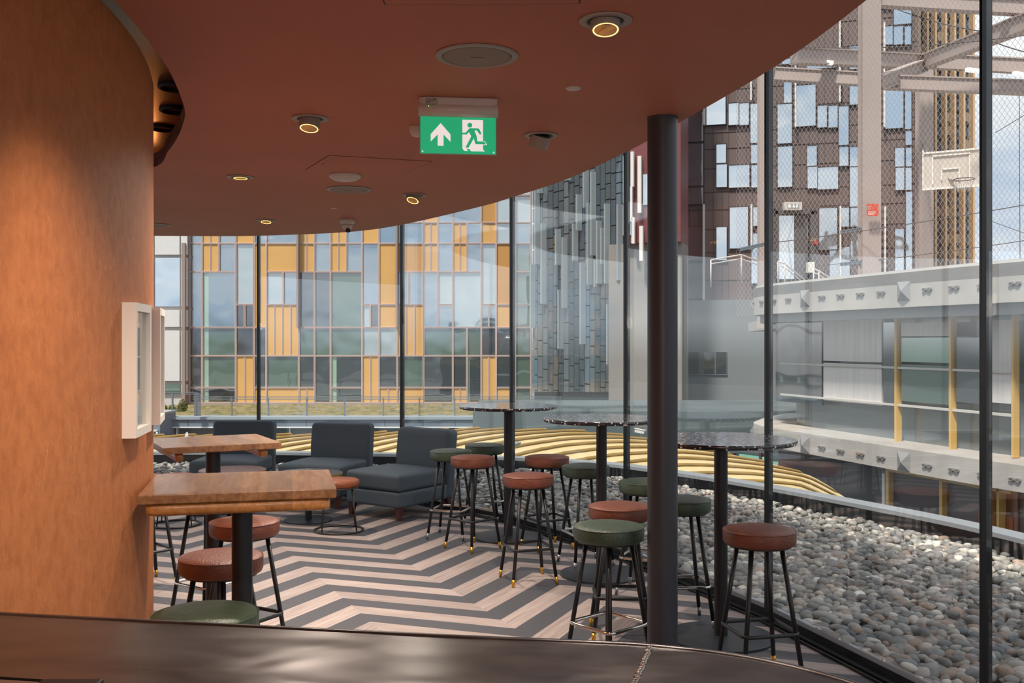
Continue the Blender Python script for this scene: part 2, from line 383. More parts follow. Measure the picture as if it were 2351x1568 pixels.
def offset_poly(pts, d):
    """offset an open plan polyline to its left by d"""
    out = []
    for i, p in enumerate(pts):
        a = pts[max(i-1, 0)]; b = pts[min(i+1, len(pts)-1)]
        t = Vector((b[0]-a[0], b[1]-a[1])).normalized(); out.append(Vector((p[0]-t.y*d, p[1]+t.x*d)))
    return out

# ================================================================== PLAN OF THE PLACE
H = 2.65
MUL = [(-6.35, 10.05), (-4.42, 10.72), (-2.74, 10.78), (-1.115, 10.14), (0.006, 8.855), (0.853, 7.373), (1.495, 5.786), (1.969, 4.13), (2.266, 2.446), (2.39, 0.74), (2.33, -0.97), (2.1, -2.66), (1.75, -4.3)]
ceil_edge = [(-7.2, 8.6), (-5.6, 9.45), (-4.4, 9.80), (-3.15, 9.92), (-2.49, 9.88), (-1.59, 9.56), (-0.997, 8.96), (-0.257, 7.77), (0.0, 7.25), (0.351, 6.45), (0.637, 5.50), (0.76*1.05, 4.80), (1.0, 3.83), (1.09, 3.06), (1.14, 2.0), (1.14, 0.6), (1.0, -1.2), (0.8, -4.3)]
ceil_curve = [tuple(p) for p in catmull([Vector((*p, 0)) for p in ceil_edge], 6)]
wall_line = [(-0.95, -4.3), (-0.98, -2.0), (-1.06, 0.2), (-1.13, 1.4), (-1.20, 2.3), (-1.267, 3.06), (-1.309, 3.41), (-1.369, 3.716), (-1.44, 3.98), (-1.52, 4.21), (-1.70, 4.55), (-2.02, 4.87), (-2.6, 5.15), (-3.4, 5.25), (-4.3, 5.0), (-5.2, 4.4), (-6.0, 3.2)]
wall_curve = [Vector((p[0], p[1])) for p in catmull([Vector((*p, 0)) for p in wall_line], 6)]
recess_line = [(-1.19, 2.45), (-1.226, 3.06), (-1.274, 3.51), (-1.348, 3.95), (-1.477, 4.49), (-1.578, 4.78), (-1.72, 5.12), (-1.9, 5.50), (-2.18, 6.03), (-2.8, 6.5), (-3.6, 6.7), (-4.6, 6.5), (-6.0, 5.8), (-7.5, 4.6)]
recess_curve = [Vector((p[0], p[1])) for p in catmull([Vector((*p, 0)) for p in recess_line], 6)]

# ------------------------------------------------------------------ room shell
glass_in = [Vector(p) for p in MUL]
floor_poly = [tuple(p) for p in glass_in] + [(-7.0, -4.3), (-7.6, 3.0)]
mb = MB(); mb.prism(floor_poly, -0.2, 0.0); struct(mb.build('floor', M_floor))
# ceiling slab
cp = [(p[0], p[1]) for p in ceil_curve]
left = [(p.x, p.y) for p in reversed(recess_curve)]
poly = cp + [(-0.9, -4.3)] + [(-1.0, -1.9), (-1.08, 0.2), (-1.14, 1.4)][::1] + list(reversed(left)) + [(-7.5, 6.0)]
mb = MB(); mb.prism(poly, H, H+0.035)
struct(mb.build('ceiling', M_ceil))
# thin shadow-gap trim running under the ceiling's free edge
mb = MB(); inner = offset_poly(cp, -0.012)
for i in range(len(cp)-1):
    a, b, c, d = cp[i], cp[i+1], inner[i+1], inner[i]
    mb.prism([a, b, tuple(c), tuple(d)], H+0.003, H+0.075)
struct(mb.build('trim_1', mat('edge_trim', (72, 40, 34), 0.5)))
# recess over the curved wall
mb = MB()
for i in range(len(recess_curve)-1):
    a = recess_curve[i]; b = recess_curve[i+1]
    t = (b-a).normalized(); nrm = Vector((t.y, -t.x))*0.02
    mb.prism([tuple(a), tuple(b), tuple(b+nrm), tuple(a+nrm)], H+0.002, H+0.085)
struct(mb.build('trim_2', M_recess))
mb = MB(); mb.prism([(0.4, -4.3), (0.5, 3.0), (0.2, 5.5), (-1.0, 8.4), (-3.0, 9.3), (-7.4, 8.3), (-7.8, -4.3)], 3.04, 3.08)
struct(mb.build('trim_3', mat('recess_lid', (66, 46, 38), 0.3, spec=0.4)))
mb = MB(); bk = [(0.4, -4.3), (0.5, 3.0), (0.2, 5.5), (-1.0, 8.38)]  # unseen bulkhead added to keep daylight off the recess lid
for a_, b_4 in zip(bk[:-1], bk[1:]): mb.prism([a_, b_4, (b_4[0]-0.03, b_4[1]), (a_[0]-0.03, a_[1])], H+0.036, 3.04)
struct(mb.build('daylight_bulkhead', M_recess))
mb = MB(); mb.prism([(-1.0, 8.42), (-1.0, 8.38), (-3.0, 9.26), (-7.4, 8.26), (-7.4, 8.32), (-3.0, 9.32)], H+0.04, 3.04); struct(mb.build('daylight_end_wall', M_recess))  # end wall added to shut daylight out above the ceiling
for x, y, lb_n in ((-1.90, 5.62, 'nearest'), (-2.09, 6.18, 'middle'), (-2.34, 6.70, 'farthest')):
    t = MB().tube([(0.085*math.cos(q_), 0.085*math.sin(q_), -0.006) for q_ in [2*PI*i/36 for i in range(36)]], 0.012, 8, True).build('recess_ring', M_darkin, loc=(x, y, 3.04)); tag(t, 'dark ring fitting seen through the ceiling slot, %s of three' % lb_n, 'ceiling ring', 'ring fittings above the ceiling slot')
ld = bpy.data.lights.new('cove_lamp', 'POINT'); ld.energy = 1.4; ld.color = (1.0, 0.34, 0.09); ld.shadow_soft_size = 0.05
lo = bpy.data.objects.new('cove_lamp', ld); col.objects.link(lo); lo.location = (-2.75, 7.55, 2.86)
ld = bpy.data.lights.new('cove_lamp', 'POINT'); ld.energy = 0.14; ld.color = (1.0, 0.22, 0.05); ld.shadow_soft_size = 0.05
lo = bpy.data.objects.new('cove_lamp', ld); col.objects.link(lo); lo.location = (-1.50, 3.7, 2.90)
# curved plaster wall
mb = MB(); out2 = offset_poly(wall_curve, 0.14)
vs = []; fs = []
for a, b in zip(wall_curve, out2):
    vs += [(a.x, a.y, 0), (a.x, a.y, H+0.005), (b.x, b.y, H+0.005), (b.x, b.y, 0)]
for i in range(len(wall_curve)-1):
    k = 4*i
    for j in range(4): fs.append((k+j, k+(j+1) % 4, k+4+(j+1) % 4, k+4+j))
mb.add(vs, fs, 0, True)
w = mb.build('wall_left', M_plaster); struct(w); smooth_by_angle(w)
mb = MB(); mb.box((0.4, -4.4, 0.4), (5.0, 0.15, 0.8)); mb.box((0.4, -4.4, 3.1), (5.0, 0.15, 0.8)); mb.box((-1.0, -4.4, 1.75), (1.2, 0.149, 3.5))  # window opening added in the unseen back wall for more daylight
struct(mb.build('wall_back', mat('back_plaster', (170, 110, 76), 0.6, var=0.1)))
M_fill_globe = mat('fill_globe', (250, 240, 225), 0.3, emis=(255, 236, 210), estr=2.5)  # unseen globe pendants added to brighten the room
for (x, y, nm) in ((-0.45, -1.0, 'nearest the curved wall'), (0.35, -1.6, 'over the middle of the back bar'), (-0.35, -2.9, 'by the opening added in the back wall'), (0.6, -3.2, 'by the right hand rear glass')):
    t = empty('fill_pendant', (x, y, H)); MB().lathe([(0.0, 0.0), (0.05, 0.0), (0.05, -0.02), (0.0, -0.025)], 24).build('ceiling_rose', M_black, t)
    MB().tube([(0, 0, -0.02), (0, 0, -0.42)], 0.004, 8).build('cord', M_black, t)
    MB().lathe([(0.0, -0.62)]+[(0.11*math.sin(a_), -0.51-0.11*math.cos(a_)) for a_ in [PI*i/14 for i in range(1, 14)]]+[(0.0, -0.40)], 28).build('globe', M_fill_globe, t)
    ld = bpy.data.lights.new('bulb', 'POINT'); ld.energy = 14; ld.color = (1.0, 0.88, 0.76); ld.shadow_soft_size = 0.12
    lo = bpy.data.objects.new('bulb', ld); col.objects.link(lo); lo.parent = t; lo.location = (0, 0, -0.70)
    tag(t, 'added unseen fill lamp, opal globe pendant, '+nm, 'pendant lamp', 'added fill globes behind the bar')
# upper roof, beyond the hung ceiling
roof_out = offset_poly(glass_in, -0.0)
ro = offset_poly(glass_in, 0.22)
mb = MB(); mb.prism([tuple(p) for p in ro] + [(-8.5, -4.6), (-8.5, 9.5)], 3.45, 3.95); struct(mb.build('trim_4', mat('roof_soffit', (90, 84, 82), 0.6)))

# ------------------------------------------------------------------ glazing
M_glass = glass_mat('clear_glass', (0.955, 0.972, 0.968), 0.02, bump=0.035, ior=1.5)
for i in range(len(MUL)-1):
    a = Vector(MUL[i]); b = Vector(MUL[i+1]); t = (b-a).normalized(); nn = Vector((-t.y, t.x))
    L_ = (b-a).length
    root = empty('window_%d' % (i+1), (a.x, a.y, 0), math.atan2(t.y, t.x)); struct(root)
    # local frame: +x along the pane, +y outwards
    g = MB(); g.box((L_/2, 0.0, 1.76), (L_-0.03, 0.024, 3.38)); g.build('pane', M_glass, root)
    m_ = MB(); m_.box((L_/2, 0.0, 0.028), (L_, 0.07, 0.056)); m_.box((L_/2, -0.10, 0.006), (L_, 0.012, 0.012)); m_.box((L_/2, -0.055, 0.010), (L_, 0.05, 0.02))
    m_.build('sill_profile', M_profile, root)
    h_ = MB(); h_.box((L_/2, 0.0, 3.42), (L_, 0.07, 0.06)); h_.build('head_profile', M_profile, root)
    j = MB(); j.box((0, -0.004, 1.72), (0.019, 0.046, 3.38)); j.build('mullion', M_black, root)

# structural column
tag(smooth_by_angle(MB().lathe([(0.0705, 0.0), (0.0705, 2.64), (0.0725, 2.642), (0.0725, 2.65)], 48).build('column', M_colmn, loc=(0.706, 4.67, 0))), 'round dark grey steel column rising from behind the bar to the ceiling edge', 'column')

# ------------------------------------------------------------------ bar counter
far = [(-1.125, 2.055), (-1.05, 2.04), (-0.716, 1.983), (-0.145, 1.888), (0.10, 1.853), (0.259, 1.825), (0.40, 1.768), (0.50, 1.69), (0.571, 1.603), (0.66, 1.44), (0.71, 1.22), (0.72, 0.9), (0.70, 0.3)]
near = [(0.30, 0.3), (0.32, 0.9), (0.25, 1.2), (0.05, 1.42), (-0.30, 1.55), (-0.544, 1.600), (-0.85, 1.652), (-1.09, 1.70)]
farc = [Vector((p[0], p[1])) for p in catmull([Vector((*p, 0)) for p in far], 5)]
bar = empty('bar_counter', (0.3, 1.5, 0)); tag(bar, 'curved bar counter with worn dark metal top along the bottom of the view', 'bar counter')
def rel(o, parent):  # keep world position under the parent
    o.parent = parent; o.matrix_parent_inverse = Matrix.Translation(parent.location).inverted(); return o
mb = MB(); topp = [tuple(p) for p in farc] + near
mb.prism(topp, 1.012, 1.044)
o = mb.build('countertop', M_zinc); rel(o, bar)
mod = bmesh.new(); mod.from_mesh(o.data)
mod.free()
# rolled edge along the far side
er = MB(); er.tube([(p.x-0.0, p.y-0.006, 1.034) for p in farc], 0.0135, 10); rel(er.build('rolled_edge', M_zinc), bar)
inn = offset_poly(farc, -0.10)
mb = MB(); mb.prism([tuple(p) for p in inn] + [(0.36, 0.3), (0.38, 0.9), (0.28, 1.25), (0.05, 1.48), (-0.54, 1.66), (-1.09, 1.76)], 0.0, 1.012)
rel(mb.build('front_panel', mat('bar_front', (54, 44, 42), 0.4)), bar)
# weld seam
wb = MB(); rnd = random.Random(3)
for k in range(34):
    t = k/33; x = 0.2523+(0.175-0.2523)*t+rnd.uniform(-.002, .002); y = 1.815+(1.53-1.815)*t
    wb.lathe([(0.0, -0.002), (0.0052+rnd.random()*.0015, 0.0), (0.004, 0.0022), (0.0, 0.0032)], 8, c=(x, y, 1.0445))
rel(wb.build('weld_seam', mat('weld', (176, 166, 160), 0.35, 0.9)), bar)
# drip mat strip behind the bar
mb = MB(); mb.prism([(-1.09, 1.69), (-0.86, 1.645), (-0.55, 1.594), (-0.30, 1.545), (-0.30, 1.36), (-1.09, 1.50)], 1.0125, 1.0425)
M_mesh = mat('mat_steel', (148, 142, 140), 0.35, 0.7)
dm = mb.build('drip_tray', M_mesh); tag(dm, 'perforated steel drip tray at the bottom left corner behind the bar top', 'drip tray')
pm = MB(); rnd = random.Random(5)
for i in range(60):
    for j in range(4):
        x = -1.07+i*0.0125+(j % 2)*0.006; y = 1.67-(x+1.07)*0.165-0.020-j*0.012
        pm.lathe([(0.0042, 0.0), (0.0028, 0.0022), (0.0, 0.0022)], 6, c=(x, y, 1.0427))
pm.build('stud', mat('tray_dark', (60, 56, 54), 0.4, 0.5), dm)['kind'] = 'stuff'
bl = cushion(0.10, 0.03, 0.008, 0.003, c=(-0.71, 1.597, 1.0505)).build('bar_tool', mat('tool_black', (18, 16, 16), 0.5)); tag(bl, 'black bar tool lying on the steel drip tray', 'bar tool')

# ------------------------------------------------------------------ stools
def rsq(half, r, z, n=5):
    pts = []
    for cx, cy, a0 in ((half-r, half-r, 0), (-(half-r), half-r, 90), (-(half-r), -(half-r), 180), (half-r, -(half-r), 270)):
        for k in range(n+1):
            a = R(a0+90*k/n); pts.append((cx+r*math.cos(a), cy+r*math.sin(a), z))
    return pts
SEATP = [(0.0, 0.636), (0.158, 0.636), (0.166, 0.640), (0.171, 0.652), (0.172, 0.674), (0.1715, 0.692), (0.170, 0.700), (0.166, 0.7035), (0.160, 0.7075), (0.13, 0.7135), (0.08, 0.718), (0.0, 0.720)]
def make_stool(leather, ringmat, tipmat, name='bar_stool'):
    t = empty(name)
    s = MB().lathe(SEATP, 56).build('seat', leather, t)
    MB().tube([(0.1705*math.cos(a), 0.1705*math.sin(a), 0.7015) for a in [2*PI*i/56 for i in range(56)]], 0.0028, 6, True).build('piping', leather, s)
    MB().lathe([(0.0, 0.628), (0.15, 0.628), (0.15, 0.637), (0.0, 0.637)], 32, smooth=False).build('seat_plate', M_black, t)
    for k in range(4):
        a = k*PI/2; c, sn = math.cos(a), math.sin(a)
        top = (0.108*c, 0.108*sn, 0.630); r1 = 0.108+(0.215-0.108)*(0.630-0.05)/0.630
        lg = MB().tube([top, (r1*c, r1*sn, 0.05)], 0.0115, 14).build('leg', M_black, t)
        MB().tube([(r1*c, r1*sn, 0.05), (0.2148*c, 0.2148*sn, 0.0)], 0.01, 14, taper=[0.0122, 0.0092]).build('tip', tipmat, lg)
    half = (0.176+0.0125)/math.sqrt(2)*1.035
    pts = rsq(half, 0.035, 0.232)
    M45 = Matrix.Rotation(R(45), 4, 'Z')
    MB().tube([tuple(M45 @ Vector(p)) for p in pts], 0.0095, 12, True).build('footrest', ringmat, t)
    return t
brown0 = make_stool(M_brown, M_black, M_brass); green0 = make_stool(M_green, M_chrome, M_steel)
used = set()
STOOLS = [
 ('g', -0.50, 8.16, 30, 'green bar stool with chrome footrest in front of the rightmost lounge chair'),
 ('b', -0.304, 7.71, 0, 'brown bar stool with gold feet nearest the farthest round table, between two green stools'),
 ('g', -0.235, 8.62, 60, 'green bar stool half hidden behind the farthest round table and its brown stool'),
 ('b', 0.272, 7.74, 70, 'brown bar stool by the glass between the farthest and middle round tables'),
 ('b', 0.108, 6.66, 62, 'brown bar stool standing alone on the chevron floor in front of the farthest round table'),
 ('g', 0.530, 7.16, 65, 'green bar stool partly hidden behind the post of the middle round table'),
 ('g', 0.857, 6.37, 22, 'green bar stool behind the left side of the column, above the orange brown seat'),
 ('g', 0.959, 5.66, 50, 'green bar stool half hidden by the right side of the column, near the glass'),
 ('b', 0.588, 5.43, 43, 'orange brown bar stool left of the column, directly behind the front green stool'),
 ('g', 0.470, 4.84, -4, 'large green bar stool with chrome footrest in front, just left of the column'),
 ('b', 1.180, 4.75, 57, 'brown bar stool rightmost of all, beside the glass and nearest round table'),
 ('b', -1.215, 4.16, 20, 'brown bar stool tucked under the near wooden wall table, behind its post'),
 ('b', -1.335, 4.97, 15, 'brown bar stool seen between the posts of the two wooden tables'),
 ('g', -1.01, 3.28, 30, 'green bar stool directly behind the bar top, under the near wooden table'),
 ('b', -2.42, 6.56, 0, 'brown bar stool mostly hidden behind the curved wall with one gold foot showing'),
 ('g', -1.73, 5.68, 10, 'green bar stool with seat hidden behind the near wooden tabletop'),
]
for k, x, y, r, lab in STOOLS:
    src = green0 if k == 'g' else brown0
    o = src if k not in used else copy_tree(src); used.add(k)
    o.location = (x, y, 0); o.rotation_euler.z = R(r)
    tag(o, lab, 'bar stool', 'round topped bar stools')

# low stools
def low_stool(m):
    t = empty('low_stool')
    MB().lathe([(0.0, 0.375), (0.155, 0.375), (0.17, 0.385), (0.175, 0.405), (0.170, 0.428), (0.15, 0.438), (0.0, 0.442)], 48).build('seat', m, t)
    MB().tube([(0.166*math.cos(a), 0.166*math.sin(a), 0.370) for a in [2*PI*i/40 for i in range(40)]], 0.006, 8, True).build('seat_ring', M_gun, t)
    MB().tube([(0.205*math.cos(a), 0.205*math.sin(a), 0.008) for a in [2*PI*i/48 for i in range(48)]], 0.008, 8, True).build('base_ring', M_gun, t)
    for k in range(4):
        a = PI/4+k*PI/2+0.2
        MB().tube([(0.155*math.cos(a), 0.155*math.sin(a), 0.375), (0.203*math.cos(a), 0.203*math.sin(a), 0.008)], 0.006, 8).build('leg', M_gun, t)
    return t
l0 = low_stool(M_tan); l0.location = (-1.465, 8.42, 0); tag(l0, 'low tan leather stool on a wire ring base beside the rightmost lounge chair', 'low stool', 'low wire based stools')
l1 = copy_tree(l0); l1.location = (-2.93, 8.69, 0); tag(l1, 'low leather stool by the curved wall, its seat just above the near wooden table', 'low stool', 'low wire based stools')

# ------------------------------------------------------------------ round terrazzo tables
def round_table():
    t = empty('high_table')
    tp = MB().lathe([(0.0, 1.052), (0.392, 1.052), (0.399, 1.056), (0.4, 1.064), (0.4, 1.070), (0.397, 1.076), (0.0, 1.077)], 96).build('tabletop', M_terrazzo, t); smooth_by_angle(tp, 30)
    MB().lathe([(0.0, 1.040), (0.14, 1.040), (0.14, 1.052), (0.0, 1.052)], 40, smooth=False).build('mounting_plate', M_black, t)
    smooth_by_angle(MB().lathe([(0.0, 0.016), (0.036, 0.016), (0.036, 1.042), (0.0, 1.042)], 32).build('post', M_blackpole, t))
    smooth_by_angle(MB().lathe([(0.0, 0.0), (0.285, 0.0), (0.285, 0.012), (0.27, 0.016), (0.0, 0.017)], 72).build('base_plate', M_base, t))
    return t
t0 = round_table(); t0.location = (1.129, 5.38, 0); tag(t0, 'round speckled terrazzo high table nearest, right of the column', 'high table', 'round terrazzo tables by the glass')
t1 = copy_tree(t0); t1.location = (0.614, 6.83, 0); tag(t1, 'round speckled terrazzo high table in the middle, just left of the column', 'high table', 'round terrazzo tables by the glass')
t2 = copy_tree(t0); t2.location = (-0.030, 8.13, 0); tag(t2, 'round speckled terrazzo high table farthest, beside the rightmost lounge chair', 'high table', 'round terrazzo tables by the glass')

# ------------------------------------------------------------------ wooden tables against the curved wall
def wood_table(cx, cy, ang, w, d, battens, label):
    t = empty('wooden_table', (cx, cy, 0), ang)
    tp = cushion(w, d, 0.034, 0.003, n=8, c=(0, 0, 1.060)).build('tabletop', M_oak, t); smooth_by_angle(tp, 40)
    for (x, y, bw, bd) in battens:
        b = cushion(bw, bd, 0.044, 0.016, n=8, c=(x, y, 1.021)).build('batten', M_oak_edge, t); smooth_by_angle(b, 50)
    MB().box((0, 0, 1.036), (0.2, 0.2, 0.012)).build('mounting_plate', M_black, t)
    smooth_by_angle(MB().lathe([(0.0, 0.016), (0.038, 0.016), (0.038, 1.036), (0.0, 1.036)], 32).build('post', M_blackpole, t))
    smooth_by_angle(MB().lathe([(0.0, 0.0), (0.24, 0.0), (0.24, 0.012), (0.22, 0.016), (0.0, 0.017)], 60).build('base_plate', M_base, t))
    tag(t, label, 'wooden table', 'wooden tables against the curved wall'); return t
wood_table(-1.012, 3.733, math.atan2(0.157, 0.665), 0.668, 0.552, [(0, -0.245, 0.625, 0.05), (0, 0.225, 0.60, 0.05)], 'near oak high table on a black post touching the curved wall')
wood_table(-1.5825, 5.27, math.atan2(0.274, 0.519), 0.587, 0.547, [(-0.21, 0, 0.045, 0.50), (0.21, 0, 0.045, 0.50)], 'farther oak high table in front of the leftmost lounge chair')

# ------------------------------------------------------------------ low round tables
def low_table(edge, topm, label, x, y):
    t = empty('coffee_table', (x, y, 0))
    smooth_by_angle(MB().lathe([(0.0, 0.405), (0.30, 0.405), (0.30, 0.425), (0.0, 0.425)], 72).build('tabletop', edge, t), 30)
    MB().lathe([(0.0, 0.4252), (0.292, 0.4252), (0.292, 0.429), (0.0, 0.429)], 72, smooth=False).build('inlay', topm, t)
    MB().lathe([(0.0, 0.012), (0.03, 0.012), (0.03, 0.405), (0.0, 0.405)], 28, smooth=False).build('post', M_blackpole, t)
    smooth_by_angle(MB().lathe([(0.0, 0.0), (0.215, 0.0), (0.215, 0.01), (0.2, 0.013), (0.0, 0.014)], 56).build('base_plate', M_base, t))
    tag(t, label, 'coffee table', 'low round tables before the lounge chairs')
low_table(M_goldedge, mat('slate_inlay', (92, 96, 100), 0.25), 'low round dark table with a gold edge before the rightmost lounge chair', -1.82, 8.90)
low_table(mat('pale_edge', (150, 120, 104), 0.4), mat('mauve_inlay', (132, 110, 108), 0.25, var=0.1), 'low round brown table before the leftmost lounge chair', -2.56, 9.12)

# ------------------------------------------------------------------ lounge chairs
def lounge():
    t = empty('lounge_chair')      # front faces -y, width along x
    cushion(0.66, 0.70, 0.15, 0.03, n=10, c=(0, -0.12, 0.185)).build('base', M_couch, t)
    cushion(0.665, 0.66, 0.155, 0.035, bulge=0.03, n=14, c=(0, -0.145, 0.335)).build('seat_cushion', M_couch, t)
    cushion(0.66, 0.16, 0.66, 0.045, n=14, c=(0, 0.27, 0.43), fn=lambda q: (q.x, q.y+max(0, (q.z+0.05))*0.13+(0.02 if q.y < 0 and q.z < -.05 else 0), q.z)).build('backrest', M_couch, t)
    for sx_ in (-1, 1):
        for sy in (-0.42, 0.26):
            a = 0.0
            v = []
            for z, h in ((0.0, 0.018), (0.115, 0.03)):
                cx = sx_*(0.285+(0.0 if z else 0.008)); cy = sy+(0.0 if z else (-0.008 if sy < 0 else 0.02))
                v += [(cx-h, cy-h, z), (cx+h, cy-h, z), (cx+h, cy+h, z), (cx-h, cy+h, z)]
            MB().add(v, [(3, 2, 1, 0), (4, 5, 6, 7), (0, 1, 5, 4), (1, 2, 6, 5), (2, 3, 7, 6), (3, 0, 4, 7)]).build('leg', M_legwood, t)
    return t
c0 = lounge()
def place_lounge(o, cx, cy, fx, fy, lab):
    a = math.atan2(fy, fx)+PI/2
    o.location = (cx, cy, 0); o.rotation_euler.z = a; tag(o, lab, 'lounge chair', 'armless grey lounge chairs by the glass')
place_lounge(c0, -1.00, 9.40, -0.57, -0.82, 'armless slate grey lounge chair on the right, angled beside the green bar stools')
c1 = copy_tree(c0); place_lounge(c1, -1.83, 10.00, -0.26, -0.96, 'armless slate grey lounge chair in the middle of the row')
c2 = copy_tree(c0); place_lounge(c2, -2.86, 10.32, -0.03, -1.0, 'armless slate grey lounge chair on the left, behind the farther oak table')

# ------------------------------------------------------------------ white framed menu boxes on the wall
def menu_box(x0, y0, x1, y1, z0, z1, depth, lab):
    a = Vector((x0, y0)); b = Vector((x1, y1)); L_ = (b-a).length; t = (b-a).normalized()
    root = empty('display_case', (a.x, a.y, z0), math.atan2(t.y, t.x))   # local +x along wall, -y into the room
    h = z1-z0
    m = MB(); w_ = 0.028
    m.box((L_/2, -depth/2+0.012, w_/2), (L_, depth-0.0, w_)); m.box((L_/2, -depth/2+0.012, h-w_/2), (L_, depth, w_))
    m.box((w_/2, -depth/2+0.012, h/2), (w_, depth, h-2*w_)); m.box((L_-w_/2, -depth/2+0.012, h/2), (w_, depth, h-2*w_))
    m.box((L_/2, 0.006, h/2), (L_-2*w_, 0.01, h-2*w_))
    m.build('frame', M_offwhite, root)
    p = MB(); p.box((L_/2, -depth+0.028, h/2), (L_-2*w_, 0.004, h-2*w_)); p.build('glass_front', MATS['case_glass'], root)
    q = MB(); q.box((L_/2, -depth+0.036, h/2), (L_-2*w_-0.004, 0.003, h-2*w_-0.004)); q.build('backing_sheet', mat('paper', (196, 190, 180), 0.7, var=0.05, vscale=20), root)
    tag(root, lab, 'display case', 'white display cases on the curved wall')
glass_mat('case_glass', (0.95, 0.97, 0.97), 0.0, ior=1.5)
menu_box(-1.292, 3.30, -1.343, 3.585, 1.278, 1.730, 0.055, 'white framed display case on the curved wall, nearer of the two')
menu_box(-1.400, 3.80, -1.483, 4.09, 1.28, 1.730, 0.066, 'white framed display case half hidden behind the nearer one at the wall edge')

# ------------------------------------------------------------------ ceiling fittings
M_glow = mat('lamp_reflector', (255, 200, 130), 0.3, emis=(255, 168, 72), estr=1.1)
def downlight(px, py, tilt, az, drop, lab, lit=True, power=16):
    y = 1.05*F/(CY-py); x = (px-CX)/F*y
    t = empty('downlight', (x, y, H), 0)
    fl = MB().lathe([(0.060, -0.001), (0.087, -0.001), (0.087, -0.004), (0.084, -0.006), (0.063, -0.007), (0.060, -0.004), (0.060, -0.001)], 48).build('flange', M_greyring, t)
    MB().lathe([(0.0, -0.0005), (0.061, -0.0005), (0.061, -0.0025), (0.0, -0.0025)], 36, smooth=False).build('recess_disc', M_darkin, t)
    Mx = Matrix.Rotation(az, 4, 'Z') @ Matrix.Translation((0, 0, -0.004)) @ Matrix.Rotation(-tilt, 4, 'X')
    b = MB().lathe([(0.043, -drop), (0.048, -drop), (0.049, -drop+0.003), (0.049, 0.0), (0.0, 0.0), (0.0, -0.004), (0.040, -0.004), (0.043, -drop)], 40, M=Mx).build('gimbal', M_greyring, t)
    smooth_by_angle(b)
    if lit:
        MB().lathe([(0.0, -drop+0.010), (0.02, -drop+0.008), (0.0425, -drop+0.004), (0.0425, -drop+0.002), (0.0, -drop+0.006)], 32, M=Mx).build('reflector', M_glow, t)
        MB().lathe([(0.034, -drop+0.0005), (0.042, -drop-0.0005), (0.042, -drop+0.001), (0.034, -drop+0.002)], 32, M=Mx).build('lens_ring', mat('lamp_ring', (255, 210, 140), 0.3, emis=(255, 186, 90), estr=3.0), t)
        ld = bpy.data.lights.new('bulb', 'SPOT'); ld.energy = power*6; ld.color = (1.0, 0.87, 0.74); ld.spot_size = R(125); ld.spot_blend = 1.0; ld.shadow_soft_size = 0.04
        lo = bpy.data.objects.new('bulb', ld); col.objects.link(lo); lo.parent = t
        lo.matrix_local = Mx @ Matrix.Translation((0, 0, -drop-0.01))
    tag(t, lab, 'downlight', 'gimbal downlights in the brown ceiling')
downlight(1390, 46, R(14), R(0), 0.032, 'lit downlight at the top of the view, largest and nearest in the ceiling', power=6)
downlight(712, 271, R(16), R(-10), 0.050, 'lit downlight left of the exit sign, hanging clear of its flange', power=11)
downlight(1242, 310, R(-24), R(35), 0.062, 'tilted downlight right of the exit sign, facing away and looking unlit', power=16)
downlight(552, 406, R(2), R(0), 0.006, 'flush lit downlight near the curved wall, left of the smoke detector', power=14)
downlight(951, 447, R(26), R(-30), 0.045, 'small lit downlight below the access hatch, tilted towards the view', power=14)
downlight(611, 506, R(12), R(0), 0.012, 'smallest lit downlight near the far edge of the ceiling', power=14)
for (x, y, e_) in ((-0.45, 2.3, 42), (-0.35, -0.6, 22), (0.2, -2.4, 22)):   # unseen ones added above and behind the bar to brighten the room
    t = empty('downlight', (x, y, H)); MB().lathe([(0.060, -0.001), (0.087, -0.001), (0.087, -0.004), (0.063, -0.007), (0.060, -0.001)], 40).build('flange', M_greyring, t)
    MB().lathe([(0.0, -0.004), (0.05, -0.004), (0.05, -0.001), (0.0, -0.001)], 32).build('reflector', M_glow, t)
    ld = bpy.data.lights.new('bulb', 'SPOT'); ld.energy = e_*(0.55 if x != -0.45 else 1.6); ld.color = (1.0, 0.80, 0.60); ld.spot_size = R(115 if x != -0.45 else 72); ld.spot_blend = 1.0; ld.shadow_soft_size = 0.05
    lo = bpy.data.objects.new('bulb', ld); col.objects.link(lo); lo.parent = t; lo.location = (0, 0, -0.02)
    if x == -0.45: lo.rotation_euler = Vector((0.75, -0.6, 1.75)).to_track_quat('Z', 'Y').to_euler()
    tag(t, 'fill downlight added above the bar, out of view overhead (%s)' % {2.3: 'over the counter end', 1.2: 'over the counter', -0.6: 'behind the counter', -2.4: 'by the back wall'}[y], 'downlight', 'gimbal downlights in the brown ceiling')
# ceiling speakers
for px, py, lab in ((1095, 127, 'large round ceiling speaker above the exit sign'), (801, 434, 'round ceiling speaker beneath the smoke detector'), (352, 516, 'round ceiling speaker cut off by the curved wall')):
    y = 1.05*F/(CY-py); x = (px-CX)/F*y
    t = empty('ceiling_speaker', (x, y, H)); 
    MB().lathe([(0.128, -0.001), (0.152, -0.001), (0.1525, -0.004), (0.148, -0.007), (0.130, -0.008), (0.128, -0.001)], 64).build('rim', M_greyring, t)
    g = MB().lathe([(0.0, -0.0085), (0.11, -0.0075), (0.1265, -0.006), (0.1265, -0.001), (0.0, -0.001)], 64).build('grille', mat('speaker_grille', (140, 124, 114), 0.6, bump=0.3, bscale=600), t)
    MB().box((0, 0.0, -0.009), (0.05, 0.006, 0.002), M=Matrix.Rotation(0.12, 4, 'Z')).build('emblem', mat('emblem_grey', (90, 80, 74), 0.4), t)
    tag(t, lab, 'ceiling speaker', 'round ceiling speakers')
